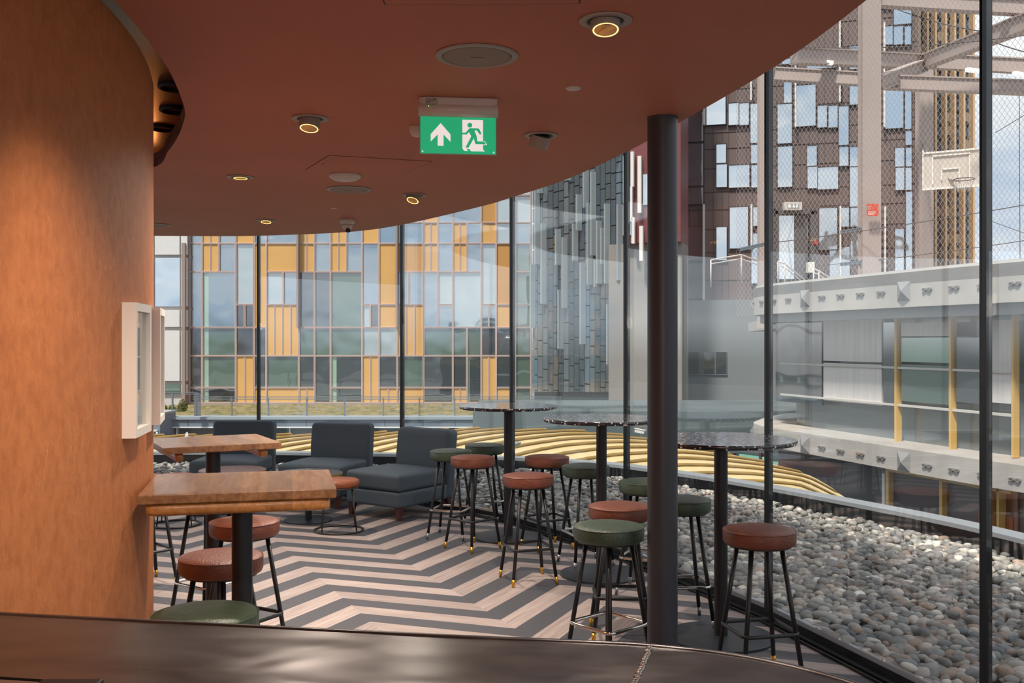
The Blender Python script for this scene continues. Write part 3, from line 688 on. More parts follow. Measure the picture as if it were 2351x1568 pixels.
# smoke detector / small discs
def disc(name, px, py, prof, m, lab, cat, sub=None):
    y = 1.05*F/(CY-py); x = (px-CX)/F*y
    t = MB().lathe(prof, 48).build(name, m, loc=(x, y, H)); tag(t, lab, cat); return t
disc('smoke_detector', 792, 402, [(0.0, -0.038), (0.045, -0.037), (0.075, -0.030), (0.098, -0.014), (0.1, -0.004), (0.1, 0.0), (0.0, 0.0)], M_white, 'white domed smoke detector on the ceiling below the square hatch', 'smoke detector')
disc('blanking_disc', 1316, 202, [(0.0, -0.007), (0.027, -0.006), (0.032, -0.003), (0.032, 0.0), (0.0, 0.0)], M_white, 'small white ceiling disc right of the exit sign', 'ceiling disc')
disc('sprinkler_cap', 766, 478, [(0.0, -0.005), (0.022, -0.004), (0.026, 0.0), (0.0, 0.0)], M_white, 'tiny white sprinkler cap left of the security camera dome', 'sprinkler')
ms = disc('motion_sensor', 958, 291, [(0.0, -0.05), (0.02, -0.048), (0.034, -0.035), (0.038, -0.02), (0.042, -0.006), (0.042, 0.0), (0.0, 0.0)], M_white, 'small white motion sensor peeping out behind the left edge of the exit sign', 'motion sensor')
# CCTV dome
y = 1.05*F/(CY-504); x = (797-CX)/F*y
t = empty('security_camera', (x, y, H)); tag(t, 'white dome security camera hanging at the far ceiling edge', 'security camera')
MB().lathe([(0.0, 0.0), (0.064, 0.0), (0.066, -0.006), (0.062, -0.03), (0.05, -0.042), (0.0, -0.042)], 40).build('housing', M_white, t)
MB().lathe([(0.0, -0.098), (0.018, -0.094), (0.036, -0.08), (0.046, -0.06), (0.048, -0.042), (0.0, -0.042)], 36).build('eyeball', M_white, t)
MB().lathe([(0.0, 0.0), (0.02, 0.0), (0.022, 0.01), (0.0, 0.012)], 24, M=Matrix.Translation((0.012, -0.026, -0.092)) @ Matrix.Rotation(R(140), 4, 'X')).build('lens', M_darkin, t)
# access hatches
def hatch(c, lab, keydot=None):
    m = MB(); pts = [Vector((*p, 0)) for p in c]; z = H-0.0015
    for i in range(4):
        a, b = pts[i], pts[(i+1) % 4]; d = (b-a).normalized(); nn = Vector((-d.y, d.x, 0))*0.0022
        m.add([(a-nn+Vector((0, 0, z)))[:], (b-nn+Vector((0, 0, z)))[:], (b+nn+Vector((0, 0, z)))[:], (a+nn+Vector((0, 0, z)))[:]], [(0, 1, 2, 3)])
    ctr = sum(pts, Vector())/4
    root = MB().prism([tuple((ctr+(p-ctr)*0.992)[:2]) for p in pts], H-0.0022, H-0.0002).build('access_hatch', MATS['ceiling_paint']); tag(root, lab, 'access hatch')
    o = MB(); o.v = m.v; o.f = m.f; o.mi = m.mi; o.sm = m.sm; o.build('hatch_gap', M_darkin, root)
    if keydot: MB().lathe([(0.0, -0.003), (0.008, -0.003), (0.008, 0.0), (0.0, 0.0)], 16, c=(*keydot, H)).build('keyhole', M_darkin, root)
hatch([(-1.255, 6.07), (-1.03, 5.61), (-0.463, 5.80), (-0.70, 6.25)], 'square ceiling access hatch with keyhole, above the smoke detector', (-1.115, 5.87))
hatch([(-0.395, 3.10), (0.209, 3.09), (0.20, 2.50), (-0.40, 2.50)], 'square ceiling access hatch cut off by the top edge of the view')

# ------------------------------------------------------------------ exit sign
M_sgreen = mat('sign_green', (20, 168, 116), 0.35, emis=(30, 175, 120), estr=0.30)
M_swhite = mat('sign_white', (232, 226, 224), 0.4, emis=(235, 225, 225), estr=0.34)
ex = empty('exit_sign', (-0.2325, 4.30, H), R(6)); tag(ex, 'green emergency exit sign with up arrow and running figure hanging from the ceiling', 'exit sign')
WS, HS = 0.325, 0.160; ZT = -0.083
mb = cushion(0.335, 0.05, 0.046, 0.006, n=6, c=(0, 0, -0.023)); mb.build('housing', M_white, ex)
m2 = MB().tube([(-0.172, 0, -0.052), (-0.169, 0, -0.052), (0.169, 0, -0.052), (0.172, 0, -0.052)], 0.03, 28, taper=[0.026, 0.031, 0.031, 0.026]).build('barrel', M_white, ex)
MB().box((0, 0, ZT-HS/2+0.004), (WS+0.008, 0.004, HS+0.008)).build('panel_edge', mat('acrylic_edge', (150, 160, 150), 0.3), ex)
MB().box((0, -0.0025, ZT-HS/2+0.003), (WS, 0.003, HS)).build('sign_face', M_sgreen, ex)
def sg(pts, d, name, m):
    from mathutils.geometry import tessellate_polygon
    q = [((x-1137.5)/1335*WS, -(yy-870)/650*HS+ZT-HS/2+0.003) for x, yy in pts]
    n = len(q); vs = [(a, -0.004-d, b) for a, b in q] + [(a, -0.004, b) for a, b in q]
    fs = [tuple(t_) for t_ in tessellate_polygon([[Vector((a, b, 0)) for a, b in q]])]
    fs += [(i, (i+1) % n, (i+1) % n+n, i+n) for i in range(n)]
    return MB().add(vs, fs).build(name, m, ex)
sg([(827, 665), (1000, 860), (1000, 988), (878, 862), (878, 1060), (775, 1060), (775, 862), (652, 988), (652, 860)], 0.0008, 'arrow', M_swhite)
sg([(1210, 597), (1577, 597), (1577, 1110), (1610, 1147), (1370, 1147), (1330, 1105), (1285, 1105), (1312, 1142), (1245, 1140), (1212, 1100)], 0.0008, 'doorway_symbol', M_swhite)
run = sg([(1343+43*math.cos(a), 690+43*math.sin(a)) for a in [2*PI*i/24 for i in range(24)]], 0.0014, 'running_figure', M_sgreen)
body = [(1345, 742), (1490, 742), (1515, 760), (1548, 830), (1545, 845), (1525, 850), (1510, 842), (1470, 780), (1425, 780), (1465, 880), (1478, 970), (1590, 972), (1612, 985), (1625, 1005), (1625, 1020), (1455, 1022), (1435, 1005), (1415, 920), (1320, 1085), (1272, 1085), (1268, 1078), (1368, 885), (1328, 812), (1290, 855), (1212, 855), (1205, 825), (1270, 822), (1325, 755)]
b2 = sg(body, 0.0014, 'figure_body', M_sgreen)
b2.parent = run
sg([(1590, 962), (1618, 975), (1650, 1030), (1575, 1034), (1575, 1026), (1636, 1024), (1612, 985), (1585, 970)], 0.0013, 'shoe_outline', M_swhite)
for dx in (-0.1535, 0.1535):
    MB().lathe([(0.0, 0.0), (0.0035, 0.0), (0.0025, 0.002), (0.0, 0.003)], 14, M=Matrix.Translation((dx, -0.0045, ZT-HS+0.011)) @ Matrix.Rotation(R(90), 4, 'X')).build('rivet', M_swhite, ex)
MB().lathe([(0.0, 0.0), (0.003, 0.0), (0.0, 0.003)], 12, M=Matrix.Translation((-0.128, -0.028, -0.043)) @ Matrix.Rotation(R(90), 4, 'X')).build('indicator_light', mat('led_green', (80, 255, 60), 0.3, emis=(70, 255, 50), estr=6), ex)
lb = MB().box((-0.115, -0.0262, -0.024), (0.055, 0.001, 0.032)).build('rating_label', mat('label_grey', (168, 160, 154), 0.5), ex)
tx = MB()
for (a, b, z) in ((-0.138, 0.022, -0.012), (-0.138, 0.034, -0.018), (-0.138, 0.018, -0.0235), (-0.138, 0.012, -0.028), (-0.138, 0.040, -0.0345)):
    k = a
    while k < a+b-0.001:
        wd = random.uniform(0.0015, 0.003); tx.box((k+wd/2, -0.0270, z), (wd, 0.0006, 0.0022)); k += wd+0.0007
tx.box((-0.103, -0.0270, -0.0125), (0.014, 0.0006, 0.0045)); tx.build('label_print', mat('print_dark', (70, 64, 62), 0.6), lb)

# ================================================================== OUTSIDE
# ------------------------------------------------------------------ ground and gravel roof
gp = MB(); gp.box((0, 40, -9.1), (400, 400, 0.2)); struct(gp.build('floor_street', mat('asphalt', (96, 98, 98), 0.9, var=0.2, vscale=0.2)))
kerb_px = [(-9.5, 11.6), (-7.2, 12.9), (-4.86, 13.35), (-3.2, 13.35), (-1.585, 13.15), (0.02, 12.75), (1.17, 12.14), (1.894, 11.35), (2.64, 10.26), (3.25, 9.15), (3.78, 8.02), (4.10, 6.9), (4.35, 5.5), (4.5, 3.5), (4.5, 0.5), (4.3, -3.5)]
kc = [Vector((p[0], p[1])) for p in catmull([Vector((*p, 0)) for p in kerb_px], 6)]
ko = offset_poly(kc, 0.0); ki = offset_poly(kc, -0.16)
deck = [tuple(p) for p in kc] + [tuple(p) for p in reversed([Vector(q) for q in MUL])]
mb = MB()
deck2 = [tuple(p) for p in offset_poly(kc, -0.05)]
mb.prism(deck2 + [(1.7, -4.0)] + [tuple(q) for q in reversed(MUL[:-1])] , -0.6, -0.075)
struct(mb.build('floor_gravel_bed', mat('gravel_bed', (58, 54, 52), 0.95)))
def strip(a, b, z0, z1, name, m, parent=None):
    m_ = MB(); n = len(a)
    vs = []; fs = []
    for p, q in zip(a, b): vs += [(p[0], p[1], z0), (p[0], p[1], z1), (q[0], q[1], z1), (q[0], q[1], z0)]
    for i in range(n-1):
        k = 4*i
        for j in range(4): fs.append((k+j, k+4+j, k+4+(j+1) % 4, k+(j+1) % 4))
    fs.append((0, 1, 2, 3)); fs.append((4*n-1, 4*n-2, 4*n-3, 4*n-4))
    m_.add(vs, fs); o = m_.build(name, m, parent); return o
kerb = strip(kc, offset_poly(kc, -0.20), 0.10, 0.135, 'parapet_kerb', mat('zinc_coping', (140, 144, 148), 0.5, 0.1)); tag(kerb, 'long curved pale grey metal kerb edging the pebble roof', 'kerb')
u = strip(offset_poly(kc, -0.02), offset_poly(kc, -0.12), -8.5, 0.10, 'upstand', mat('upstand_dark', (52, 52, 54), 0.6), kerb)

# pebbles
def point_in(poly, x, y):
    c = False; n = len(poly)
    for i in range(n):
        x1, y1 = poly[i]; x2, y2 = poly[(i+1) % n]
        if (y1 > y) != (y2 > y) and x < (x2-x1)*(y-y1)/(y2-y1)+x1: c = not c
    return c
gpoly = [tuple(p) for p in offset_poly(kc, -0.22)] + [tuple(p) for p in reversed(offset_poly([Vector(q) for q in MUL], 0.055))]
def ico(sub):
    bm = bmesh.new(); bmesh.ops.create_icosphere(bm, subdivisions=sub, radius=1)
    v = np.array([v.co[:] for v in bm.verts]); f = np.array([[q.index for q in f.verts] for f in bm.faces]); bm.free(); return v, f
ICO = {1: ico(1), 2: ico(2), 3: ico(3)}
rng = np.random.default_rng(11)
def tone():
    k = rng.random()
    base = (118, 115, 111) if k < .34 else (146, 141, 134) if k < .62 else (168, 161, 151) if k < .80 else (204, 197, 186) if k < .89 else (158, 136, 120) if k < .95 else (98, 101, 104)
    j = rng.uniform(0.86, 1.12); return np.array([*s2l([min(255, q*j) for q in base]), 1.0])
def pebble_verts(sub, size):
    v, f = ICO[sub]; v = v.copy()
    o = rng.uniform(0, 100, 3)
    # lumpy superellipsoid
    n1 = np.sin(v[:, 0]*2.1+o[0])*np.cos(v[:, 1]*1.9+o[1])+0.6*np.sin(v[:, 2]*2.7+o[2]+v[:, 0]*1.3)
    v *= (1+0.085*n1)[:, None]
    v *= np.array([1.0, rng.uniform(.62, .9), rng.uniform(.45, .66)])*size
    a = rng.uniform(0, 2*PI); t1 = rng.normal(0, .22); t2 = rng.normal(0, .22)
    Rz = np.array([[math.cos(a), -math.sin(a), 0], [math.sin(a), math.cos(a), 0], [0, 0, 1]])
    Rx = np.array([[1, 0, 0], [0, math.cos(t1), -math.sin(t1)], [0, math.sin(t1), math.cos(t1)]])
    Ry = np.array([[math.cos(t2), 0, math.sin(t2)], [0, 1, 0], [-math.sin(t2), 0, math.cos(t2)]])
    return v @ (Rz @ Rx @ Ry).T, f
pts = []
sp = 0.056
yy = -1.0
while yy < 13.6:
    xx = -8.0
    s_ = sp if yy < 9 else sp*1.12
    while xx < 4.7:
        x = xx+rng.uniform(-.5, .5)*s_; y = yy+rng.uniform(-.5, .5)*s_
        if y > 0.8 and point_in(gpoly, x, y) and (x/max(y, .1)*F+CX) < 2351+260 and (x/max(y, .1)*F+CX) > 200:
            pts.append((x, y, rng.uniform(-0.035, -0.002)))
        xx += s_
    yy += s_*0.9
for _ in range(1500):    # scattered upper pebbles
    x = rng.uniform(-6, 4.4); y = rng.uniform(3, 13.3)
    if point_in(gpoly, x, y) and 200 < x/y*F+CX < 2600: pts.append((x, y, rng.uniform(0.0, 0.014)))
def in_view(p):
    return 0 < p[1]*1 and 0 <= p[0]/p[1]*F+CX <= 2351 and CY+(CH-p[2])/p[1]*F <= 1568
near_idx = sorted([i for i, p in enumerate(pts) if in_view(p) and p[0]/p[1] > 0.30 and p[2] > -0.03], key=lambda i: pts[i][1])[:300]
nset = set(near_idx)
V = []; Fc = []; T = []; off = 0
for i, p in enumerate(pts):
    if i in nset: continue
    sub = 2 if (in_view(p) and p[1] < 8.2) else 1
    v, f = pebble_verts(sub, rng.uniform(.030, .050) * (1.0 if rng.random() < .9 else 1.2))
    V.append(v+np.array(p)); Fc.append(f+off); off += len(v); T.append(np.tile(tone(), (len(v), 1)))
def np_mesh(name, V, Fc, T):
    me = bpy.data.meshes.new(name); me.vertices.add(len(V)); me.vertices.foreach_set('co', V.astype(np.float32).ravel())
    nf = len(Fc); me.loops.add(nf*3); me.loops.foreach_set('vertex_index', Fc.astype(np.int32).ravel())
    me.polygons.add(nf); me.polygons.foreach_set('loop_start', np.arange(0, nf*3, 3, dtype=np.int32)); me.polygons.foreach_set('loop_total', np.full(nf, 3, dtype=np.int32))
    me.polygons.foreach_set('use_smooth', np.ones(nf, dtype=bool))
    a = me.attributes.new('tone', 'FLOAT_COLOR', 'POINT'); a.data.foreach_set('color', T.astype(np.float32).ravel())
    me.update(calc_edges=True); me.materials.append(M_pebble); return me
o = bpy.data.objects.new('pebbles', np_mesh('pebbles', np.vstack(V), np.vstack(Fc), np.vstack(T))); col.objects.link(o)
tag(o, 'bed of smooth grey and white pebbles on the flat roof outside the glass', 'pebbles', kind='stuff')
protos = []
for k in range(24):
    v, f = pebble_verts(3, 1.0); protos.append(np_mesh('pebble', v, f, np.tile(tone(), (len(v), 1))))
for n_, i in enumerate(near_idx):
    o = bpy.data.objects.new('pebble', protos[n_ % 24]); col.objects.link(o); s_ = rng.uniform(.034, .052)
    o.location = pts[i]; o.scale = (s_, s_, s_); o.rotation_euler = (0, 0, rng.uniform(0, 6.28))
    tag(o, 'smooth rounded pebble lying nearest the bar outside the right hand glass', 'pebble', 'pebbles nearest the camera outside the glass')

# ------------------------------------------------------------------ gold ribbed canopy roof beyond the kerb
def kerb_at(i_, t_): return kc[i_]*(1-t_)+kc[i_+1]*t_
ck = [(-9.0, 13.6), (-6.0, 14.2), (-3.0, 14.4), (0.0, 14.0), (1.8, 13.2), (3.0, 12.3), (3.9, 11.5)]
ckc = [Vector((p[0], p[1])) for p in catmull([Vector((*p, 0)) for p in ck], 14)]
def ztop(x):
    xs = [-9, -5.6, -3.0, -1.7, -0.9, 0.4, 1.0, 1.8, 2.5, 3.0, 3.6, 5.0]; zs = [0.02, 0.08, 0.08, 0.15, 0.20, 0.20, 0.15, 0.04, -0.12, -0.26, -0.75, -1.5]
    return float(np.interp(x, xs, zs))
NV = 110
vs = []; fs = []
S_ = [0.0]
for a, b in zip(ckc[:-1], ckc[1:]): S_.append(S_[-1]+(b-a).length)
def ck_at(s_):
    i = min(max(int(np.searchsorted(S_, s_))-1, 0), len(ckc)-2); t = (s_-S_[i])/(S_[i+1]-S_[i]); return ckc[i].lerp(ckc[i+1], t), (ckc[i+1]-ckc[i]).normalized()
PER = 0.46; SH = 2.4
def shell(s_, v, fr_):
    p, d = ck_at(max(0, min(S_[-1], s_))); nrm = Vector((-d.y, d.x))
    zt = ztop(p.x); depth = 1.7*v**1.2+0.10
    z = -1.05+(zt+1.05)*(1-(1-v)**1.35)
    step = 0.085*(fr_/0.93)**1.4 if fr_ <= 0.93 else 0.0
    q = p+nrm*(depth-step*0.8); return (q.x, q.y, z+step*0.5)
FR = [0.0, 0.2, 0.4, 0.6, 0.8, 0.9301, 0.999]
FR = [0.0, 0.2, 0.4, 0.6, 0.8, 0.93, 0.98]
NV = 60; colm = []
for j in range(-14, int(S_[-1]/PER)+1):
    for f_r in FR: colm.append((j, f_r))
for (j, f_r) in colm:
    for k in range(NV+1):
        v = k/NV; vs.append(shell(PER*(j+f_r)+1.8*v+1.9*v**3, v, f_r))
for i in range(len(colm)-1):
    s0_ = PER*(colm[i][0]+colm[i][1])
    for k in range(NV):
        sk = s0_+1.8*k/NV+1.9*(k/NV)**3
        if -0.2 < sk < S_[-1]-0.1: a = i*(NV+1)+k; fs.append((a, a+NV+1, a+NV+2, a+1))
mb = MB(); mb.add(vs, fs, 0, True)
M_goldroof = mat('gold_roof', (198, 178, 136), 0.5, var=0.05, vscale=1.5)
can = mb.build('canopy_roof', M_goldroof); smooth_by_angle(can, 28)
tag(can, 'gold ribbed canopy roof curving beyond the pebbles and the kerb', 'canopy')
# small bottle lying on it
bt = MB().lathe([(0.0, 0.0), (0.03, 0.0), (0.034, 0.01), (0.034, 0.09), (0.02, 0.12), (0.012, 0.13), (0.012, 0.15), (0.0, 0.15)], 20)
b_ = bt.build('bottle', mat('bottle_grey', (130, 134, 136), 0.3)); MB().lathe([(0.0, -0.004), (0.0345, -0.004), (0.0345, 0.035), (0.0, 0.035)], 20).build('label_band', mat('label_yellow', (226, 196, 40), 0.4), b_)
b_.location = P(1183, 1022, 14.75); b_.rotation_euler = (R(60), R(50), R(10)); tag(b_, 'small discarded bottle with yellow band lying on the gold canopy roof', 'bottle')
# pigeon on the kerb
def loft(sections, n=16):
    m = MB(); vs = []; fs = []
    for (c, rx, rz, tilt) in sections:
        for i in range(n):
            a = 2*PI*i/n; vs.append((c[0]+rx*math.cos(a), c[1]+rz*math.sin(a)*math.sin(tilt), c[2]+rz*math.sin(a)*math.cos(tilt)))
    for k in range(len(sections)-1):
        for i in range(n):
            j = (i+1) % n; fs.append((k*n+i, k*n+j, (k+1)*n+j, (k+1)*n+i))
    fs.append(tuple(reversed(range(n)))); fs.append(tuple((len(sections)-1)*n+i for i in range(n))); m.add(vs, fs, 0, True); return m
secs = [((0, -0.15, 0.035), 0.016, 0.004, 0), ((0, -0.10, 0.05), 0.026, 0.012, 0), ((0, -0.06, 0.075), 0.042, 0.032, .3), ((0, -0.01, 0.095), 0.055, 0.048, .4), ((0, 0.035, 0.115), 0.05, 0.046, .6), ((0, 0.06, 0.145), 0.034, 0.032, 1.0), ((0, 0.068, 0.17), 0.022, 0.022, 1.3), ((0, 0.07, 0.185), 0.020, 0.019, 1.2), ((0, 0.074, 0.200), 0.019, 0.018, .9), ((0, 0.088, 0.208), 0.014, 0.013, .3), ((0, 0.098, 0.207), 0.006, 0.006, 0), ((0, 0.116, 0.204), 0.0015, 0.0015, 0)]
for px, Yk, rz, lab, mcol in ((432, 13.42, 0.2, 'pale grey pigeon standing on the kerb, above the farther oak table', (176, 174, 186)), (459, 13.45, 1.9, 'dark pigeon walking behind the pale one beyond the kerb', (92, 92, 100))):
    pg = loft(secs).build('pigeon', mat('feather_%d' % mcol[0], mcol, 0.7, var=0.25, vscale=25)); pp = P(px, 1000, Yk); z0 = 0.135
    pg.location = (pp.x, Yk-0.08, z0+0.035-0.0); pg.rotation_euler.z = rz
    lg = MB(); 
    for sx_ in (-1, 1):
        lg.tube([(sx_*0.018, 0.01, 0.06), (sx_*0.018, 0.015, -0.033)], 0.004, 8); lg.tube([(sx_*0.018, 0.0, -0.032), (sx_*0.018, 0.04, -0.033)], 0.003, 6)
    lg.build('legs', mat('pigeon_leg', (170, 90, 80), 0.6), pg); pg.scale = (.95, .95, .95) if mcol[0] > 100 else (.8, .8, .8)
    tag(pg, lab, 'pigeon')

# ------------------------------------------------------------------ helper: facade on a vertical plane
class Plane:
    def __init__(s, O, E):   # plan points: px-left end and right end
        s.O = Vector(O); s.d = (Vector(E)-s.O).normalized(); s.n = Vector((s.d.y, -s.d.x))   # n points towards the viewer side
    def hit(s, px, py):
        k = (px-CX)/F            # x = k*y
        den = s.d.x-k*s.d.y; t = (k*s.O.y-s.O.x)/den
        y = s.O.y+t*s.d.y; return t, CH-(py-CY)/F*y
    def w(s, t, z, dep=0): q = s.O+s.d*t+s.n*dep; return (q.x, q.y, z)
    def box(s, mb, t0, t1, z0, z1, d0, d1, mi=0):
        vs = [s.w(t, z, d) for t in (t0, t1) for d in (d0, d1) for z in (z0, z1)]
        mb.add(vs, [(0, 1, 3, 2), (4, 6, 7, 5), (0, 4, 5, 1), (2, 3, 7, 6), (0, 2, 6, 4), (1, 5, 7, 3)], mi)
    def pxbox(s, mb, x0, y0, x1, y1, d0, d1, mi=0, inset=0.0):
        # heights are read at the middle of the rectangle
        t0, _ = s.hit(x0, y0); t1, _ = s.hit(x1, y1); _, za = s.hit((x0+x1)/2, y0); _, zb = s.hit((x0+x1)/2, y1)
        s.box(mb, t0+inset, t1-inset, zb+inset, za-inset, d0, d1, mi)
def window_glass(name, rgb, rough=0.03, spec=1.0, metal=0.0, mixw=0.5, var=0.0):
    m = bpy.data.materials.new(name); m.use_nodes = True; t = m.node_tree; b = t.nodes['Principled BSDF']
    b.inputs['Base Color'].default_value = (*s2l(rgb), 1); b.inputs['Roughness'].default_value = 0.35
    g = t.nodes.new('ShaderNodeBsdfGlossy'); g.inputs['Roughness'].default_value = rough; g.inputs['Color'].default_value = (0.92, 0.96, 1, 1)
    co = t.nodes.new('ShaderNodeTexCoord'); n2 = t.nodes.new('ShaderNodeTexNoise'); n2.inputs['Scale'].default_value = 0.5; n2.inputs['Detail'].default_value = 1
    bp = t.nodes.new('ShaderNodeBump'); bp.inputs['Strength'].default_value = 0.08; bp.inputs['Distance'].default_value = 0.3
    t.links.new(co.outputs['Object'], n2.inputs['Vector']); t.links.new(n2.outputs['Fac'], bp.inputs['Height']); t.links.new(bp.outputs[0], g.inputs['Normal'])
    mi = t.nodes.new('ShaderNodeMixShader'); mi.inputs[0].default_value = mixw
    t.links.new(b.outputs[0], mi.inputs[1]); t.links.new(g.outputs[0], mi.inputs[2]); t.links.new(mi.outputs[0], t.nodes['Material Output'].inputs['Surface'])
    MATS[name] = m; return m
G_blue = window_glass('window_blue', (70, 96, 112), mixw=0.42); G_white = window_glass('window_blind', (150, 164, 168), mixw=0.3)
G_green = window_glass('window_green', (72, 96, 82), mixw=0.22); G_dark = window_glass('window_dark', (38, 46, 50), mixw=0.24); G_pale = window_glass('window_pale_green', (150, 180, 160), mixw=0.25)
G_sky = window_glass('window_sky', (120, 136, 140), mixw=0.75)
M_yel = mat('yellow_panel', (202, 156, 92), 0.45, var=0.05, vscale=0.4); M_yel2 = mat('ochre_panel', (186, 136, 72), 0.45, var=0.05, vscale=0.4)
M_mull = mat('bronze_mullion', (196, 168, 158), 0.5); M_mdark = mat('mullion_gap', (92, 78, 74), 0.6)

# ------------------------------------------------------------------ yellow building
YB = Plane((P(428, 784, 71).x, 71), (P(1219, 784, 71).x, 71))
yb = empty('office_building', (-12, 71, -2.8)); tag(yb, 'office building with ochre yellow panels and blue windows across the grass roof', 'building')
def relp(o, p): o.parent = p; o.matrix_parent_inverse = Matrix.Translation(p.location).inverted(); return o
m = MB(); YB.box(m, 0.0, YB.hit(1222, 0)[0], -9, 34, -14, -0.35); relp(m.build('wall', mat('building_core', (120, 104, 96), 0.8)), yb)
ROWS = {}
XG = [434, 464, 502.5, 541.5, 583, 611.5, 650, 686, 722.5, 759, 796, 831.5, 870, 912, 938, 972.5, 1005, 1039.5, 1072, 1105, 1139, 1183, 1219]
cells = []
def row(y0, y1, spec):
    for x0, x1, ty, *rest in spec: cells.append((x0, y0, x1, rest[0] if rest else y1, ty))
row(559, 624, [(434, 464, 'B'), (464, 502.5, 'Y2'), (502.5, 541.5, 'B'), (541.5, 583, 'W', 699), (583, 611.5, 'Y', 752), (611.5, 686, 'Y'), (686, 722.5, 'Y2'), (722.5, 759, 'B'), (759, 796, 'Y2'), (796, 831.5, 'B'), (831.5, 870, 'B', 699), (870, 912, 'Y', 699), (912, 972.5, 'O'), (972.5, 1005, 'Y2'), (1005, 1039.5, 'B'), (1039.5, 1072, 'Y2'), (1072, 1105, 'B'), (1105, 1139, 'W', 699), (1139, 1183, 'O', 699), (1183, 1219, 'G')])
row(624, 699, [(434, 464, 'B', 752), (464, 541.5, 'Bp', 752), (611.5, 650, 'W'), (650, 686, 'B'), (686, 722.5, 'D', 752), (722.5, 759, 'D', 752), (759, 831.5, 'G', 752), (912, 938, 'B'), (938, 972.5, 'B'), (972.5, 1005, 'B', 752), (1005, 1039.5, 'W'), (1039.5, 1105, 'W', 752), (1183, 1219, 'G')])
row(699, 752, [(541.5, 562, 'D'), (562, 583, 'D'), (831.5, 850, 'W'), (850, 870, 'D'), (870, 912, 'Y'), (1005, 1039.5, 'B'), (1105, 1122, 'B'), (1122, 1139, 'B'), (1139, 1183, 'Y'), (1183, 1219, 'G'), (611.5, 686, 'Y4', 817), (912, 972.5, 'Y3', 817)])
row(752, 817, [(434, 464, 'D'), (464, 541.5, 'Gp'), (541.5, 583, 'D'), (583, 611.5, 'D'), (686, 722.5, 'G'), (722.5, 759, 'G'), (759, 831.5, 'G'), (831.5, 870, 'W'), (870, 912, 'W'), (972.5, 1039.5, 'G'), (1039.5, 1072, 'G'), (1072, 1105, 'G'), (1105, 1139, 'D'), (1139, 1183, 'D'), (1183, 1219, 'G')])
row(817, 890, [(434, 464, 'D'), (464, 541.5, 'Gp'), (541.5, 583, 'Y2', 925), (583, 611.5, 'D'), (611.5, 686, 'G'), (686, 722.5, 'D'), (722.5, 759, 'D', 925), (759, 831.5, 'Dp'), (831.5, 870, 'Y2', 925), (870, 912, 'D'), (912, 972.5, 'G'), (972.5, 1039.5, 'D'), (1039.5, 1072, 'D'), (1072, 1105, 'Dp', 925), (1105, 1139, 'Y2', 925), (1139, 1183, 'D'), (1183, 1219, 'G')])
row(890, 925, [(434, 464, 'D'), (464, 541.5, 'Dp'), (583, 611.5, 'Y'), (611.5, 686, 'Y'), (686, 722.5, 'Y2'), (759, 831.5, 'Dp'), (870, 912, 'Y2'), (912, 972.5, 'Y'), (972.5, 1039.5, 'D'), (1039.5, 1072, 'Y2'), (1139, 1183, 'Y'), (1183, 1219, 'G')])
row(511, 559, [(434, 464, 'B'), (464, 502.5, 'Y2'), (502.5, 541.5, 'B'), (541.5, 583, 'Y'), (583, 611.5, 'B'), (611.5, 686, 'B'), (686, 722.5, 'Y2'), (722.5, 759, 'B'), (759, 796, 'Y2'), (796, 831.5, 'B'), (831.5, 870, 'Y'), (870, 912, 'B'), (912, 972.5, 'B'), (972.5, 1005, 'Y2'), (1005, 1039.5, 'B'), (1039.5, 1072, 'Y2'), (1072, 1105, 'B'), (1105, 1139, 'Y'), (1139, 1183, 'W'), (1183, 1219, 'B')])
row(448, 511, [(870, 912, 'Y'), (912, 972.5, 'W'), (972.5, 1005, 'Y'), (1005, 1039.5, 'B'), (1039.5, 1105, 'B'), (1105, 1139, 'O'), (1139, 1183, 'W'), (1183, 1219, 'W')])
row(385, 448, [(1005, 1039.5, 'Y'), (1039.5, 1105, 'Y2'), (1105, 1139, 'O'), (1139, 1183, 'B'), (1183, 1219, 'W')])
GM = {'B': G_blue, 'W': G_white, 'G': G_green, 'D': G_dark}
fr = MB(); vlines = {}; hlines = {}
for x0, y0, x1, y1, ty in cells:
    if ty[0] in 'YO':
        q = MB(); YB.pxbox(q, x0, y0, x1, y1, -0.4, -0.05, inset=0.05)
        k = int(ty[1]) if len(ty) > 1 else 1
        for i in range(1, k):
            xm = x0+(x1-x0)*i/k; YB.pxbox(q, xm-1.6, y0, xm+1.6, y1, -0.06, 0.0, 1); YB.pxbox(q, xm-.4, y0, xm+.4, y1, -0.05, 0.005, 2)
        relp(q.build('cladding_panel', [M_yel2 if ty[0] == 'O' else M_yel, M_mull, M_mdark]), yb)
    else:
        q = MB(); YB.pxbox(q, x0, y0, x1, y1, -0.4, -0.12, inset=0.06)
        if len(ty) > 1: YB.pxbox(q, x0+1.5, y0+2, x0+(x1-x0)*.18, y1-2, -0.35, -0.117, 1)
        relp(q.build('window', [GM[ty[0]], G_pale]), yb)
    vlines.setdefault(x0, []).append((y0, y1)); vlines.setdefault(x1, []).append((y0, y1))
    hlines.setdefault(y0, []).append((x0, x1)); hlines.setdefault(y1, []).append((x0, x1))
def merged(iv):
    iv = sorted(iv); out = [list(iv[0])]
    for a_, b_2 in iv[1:]:
        if a_ <= out[-1][1]+0.1: out[-1][1] = max(out[-1][1], b_2)
        else: out.append([a_, b_2])
    return out
for x_, iv in vlines.items():       # double profile with a dark joint between
    for ya, yb2 in merged(iv):
        YB.pxbox(fr, x_-1.9, ya, x_+1.9, yb2, -0.3, 0.045); YB.pxbox(fr, x_-.4, ya, x_+.4, yb2, 0.045, 0.052, 1)
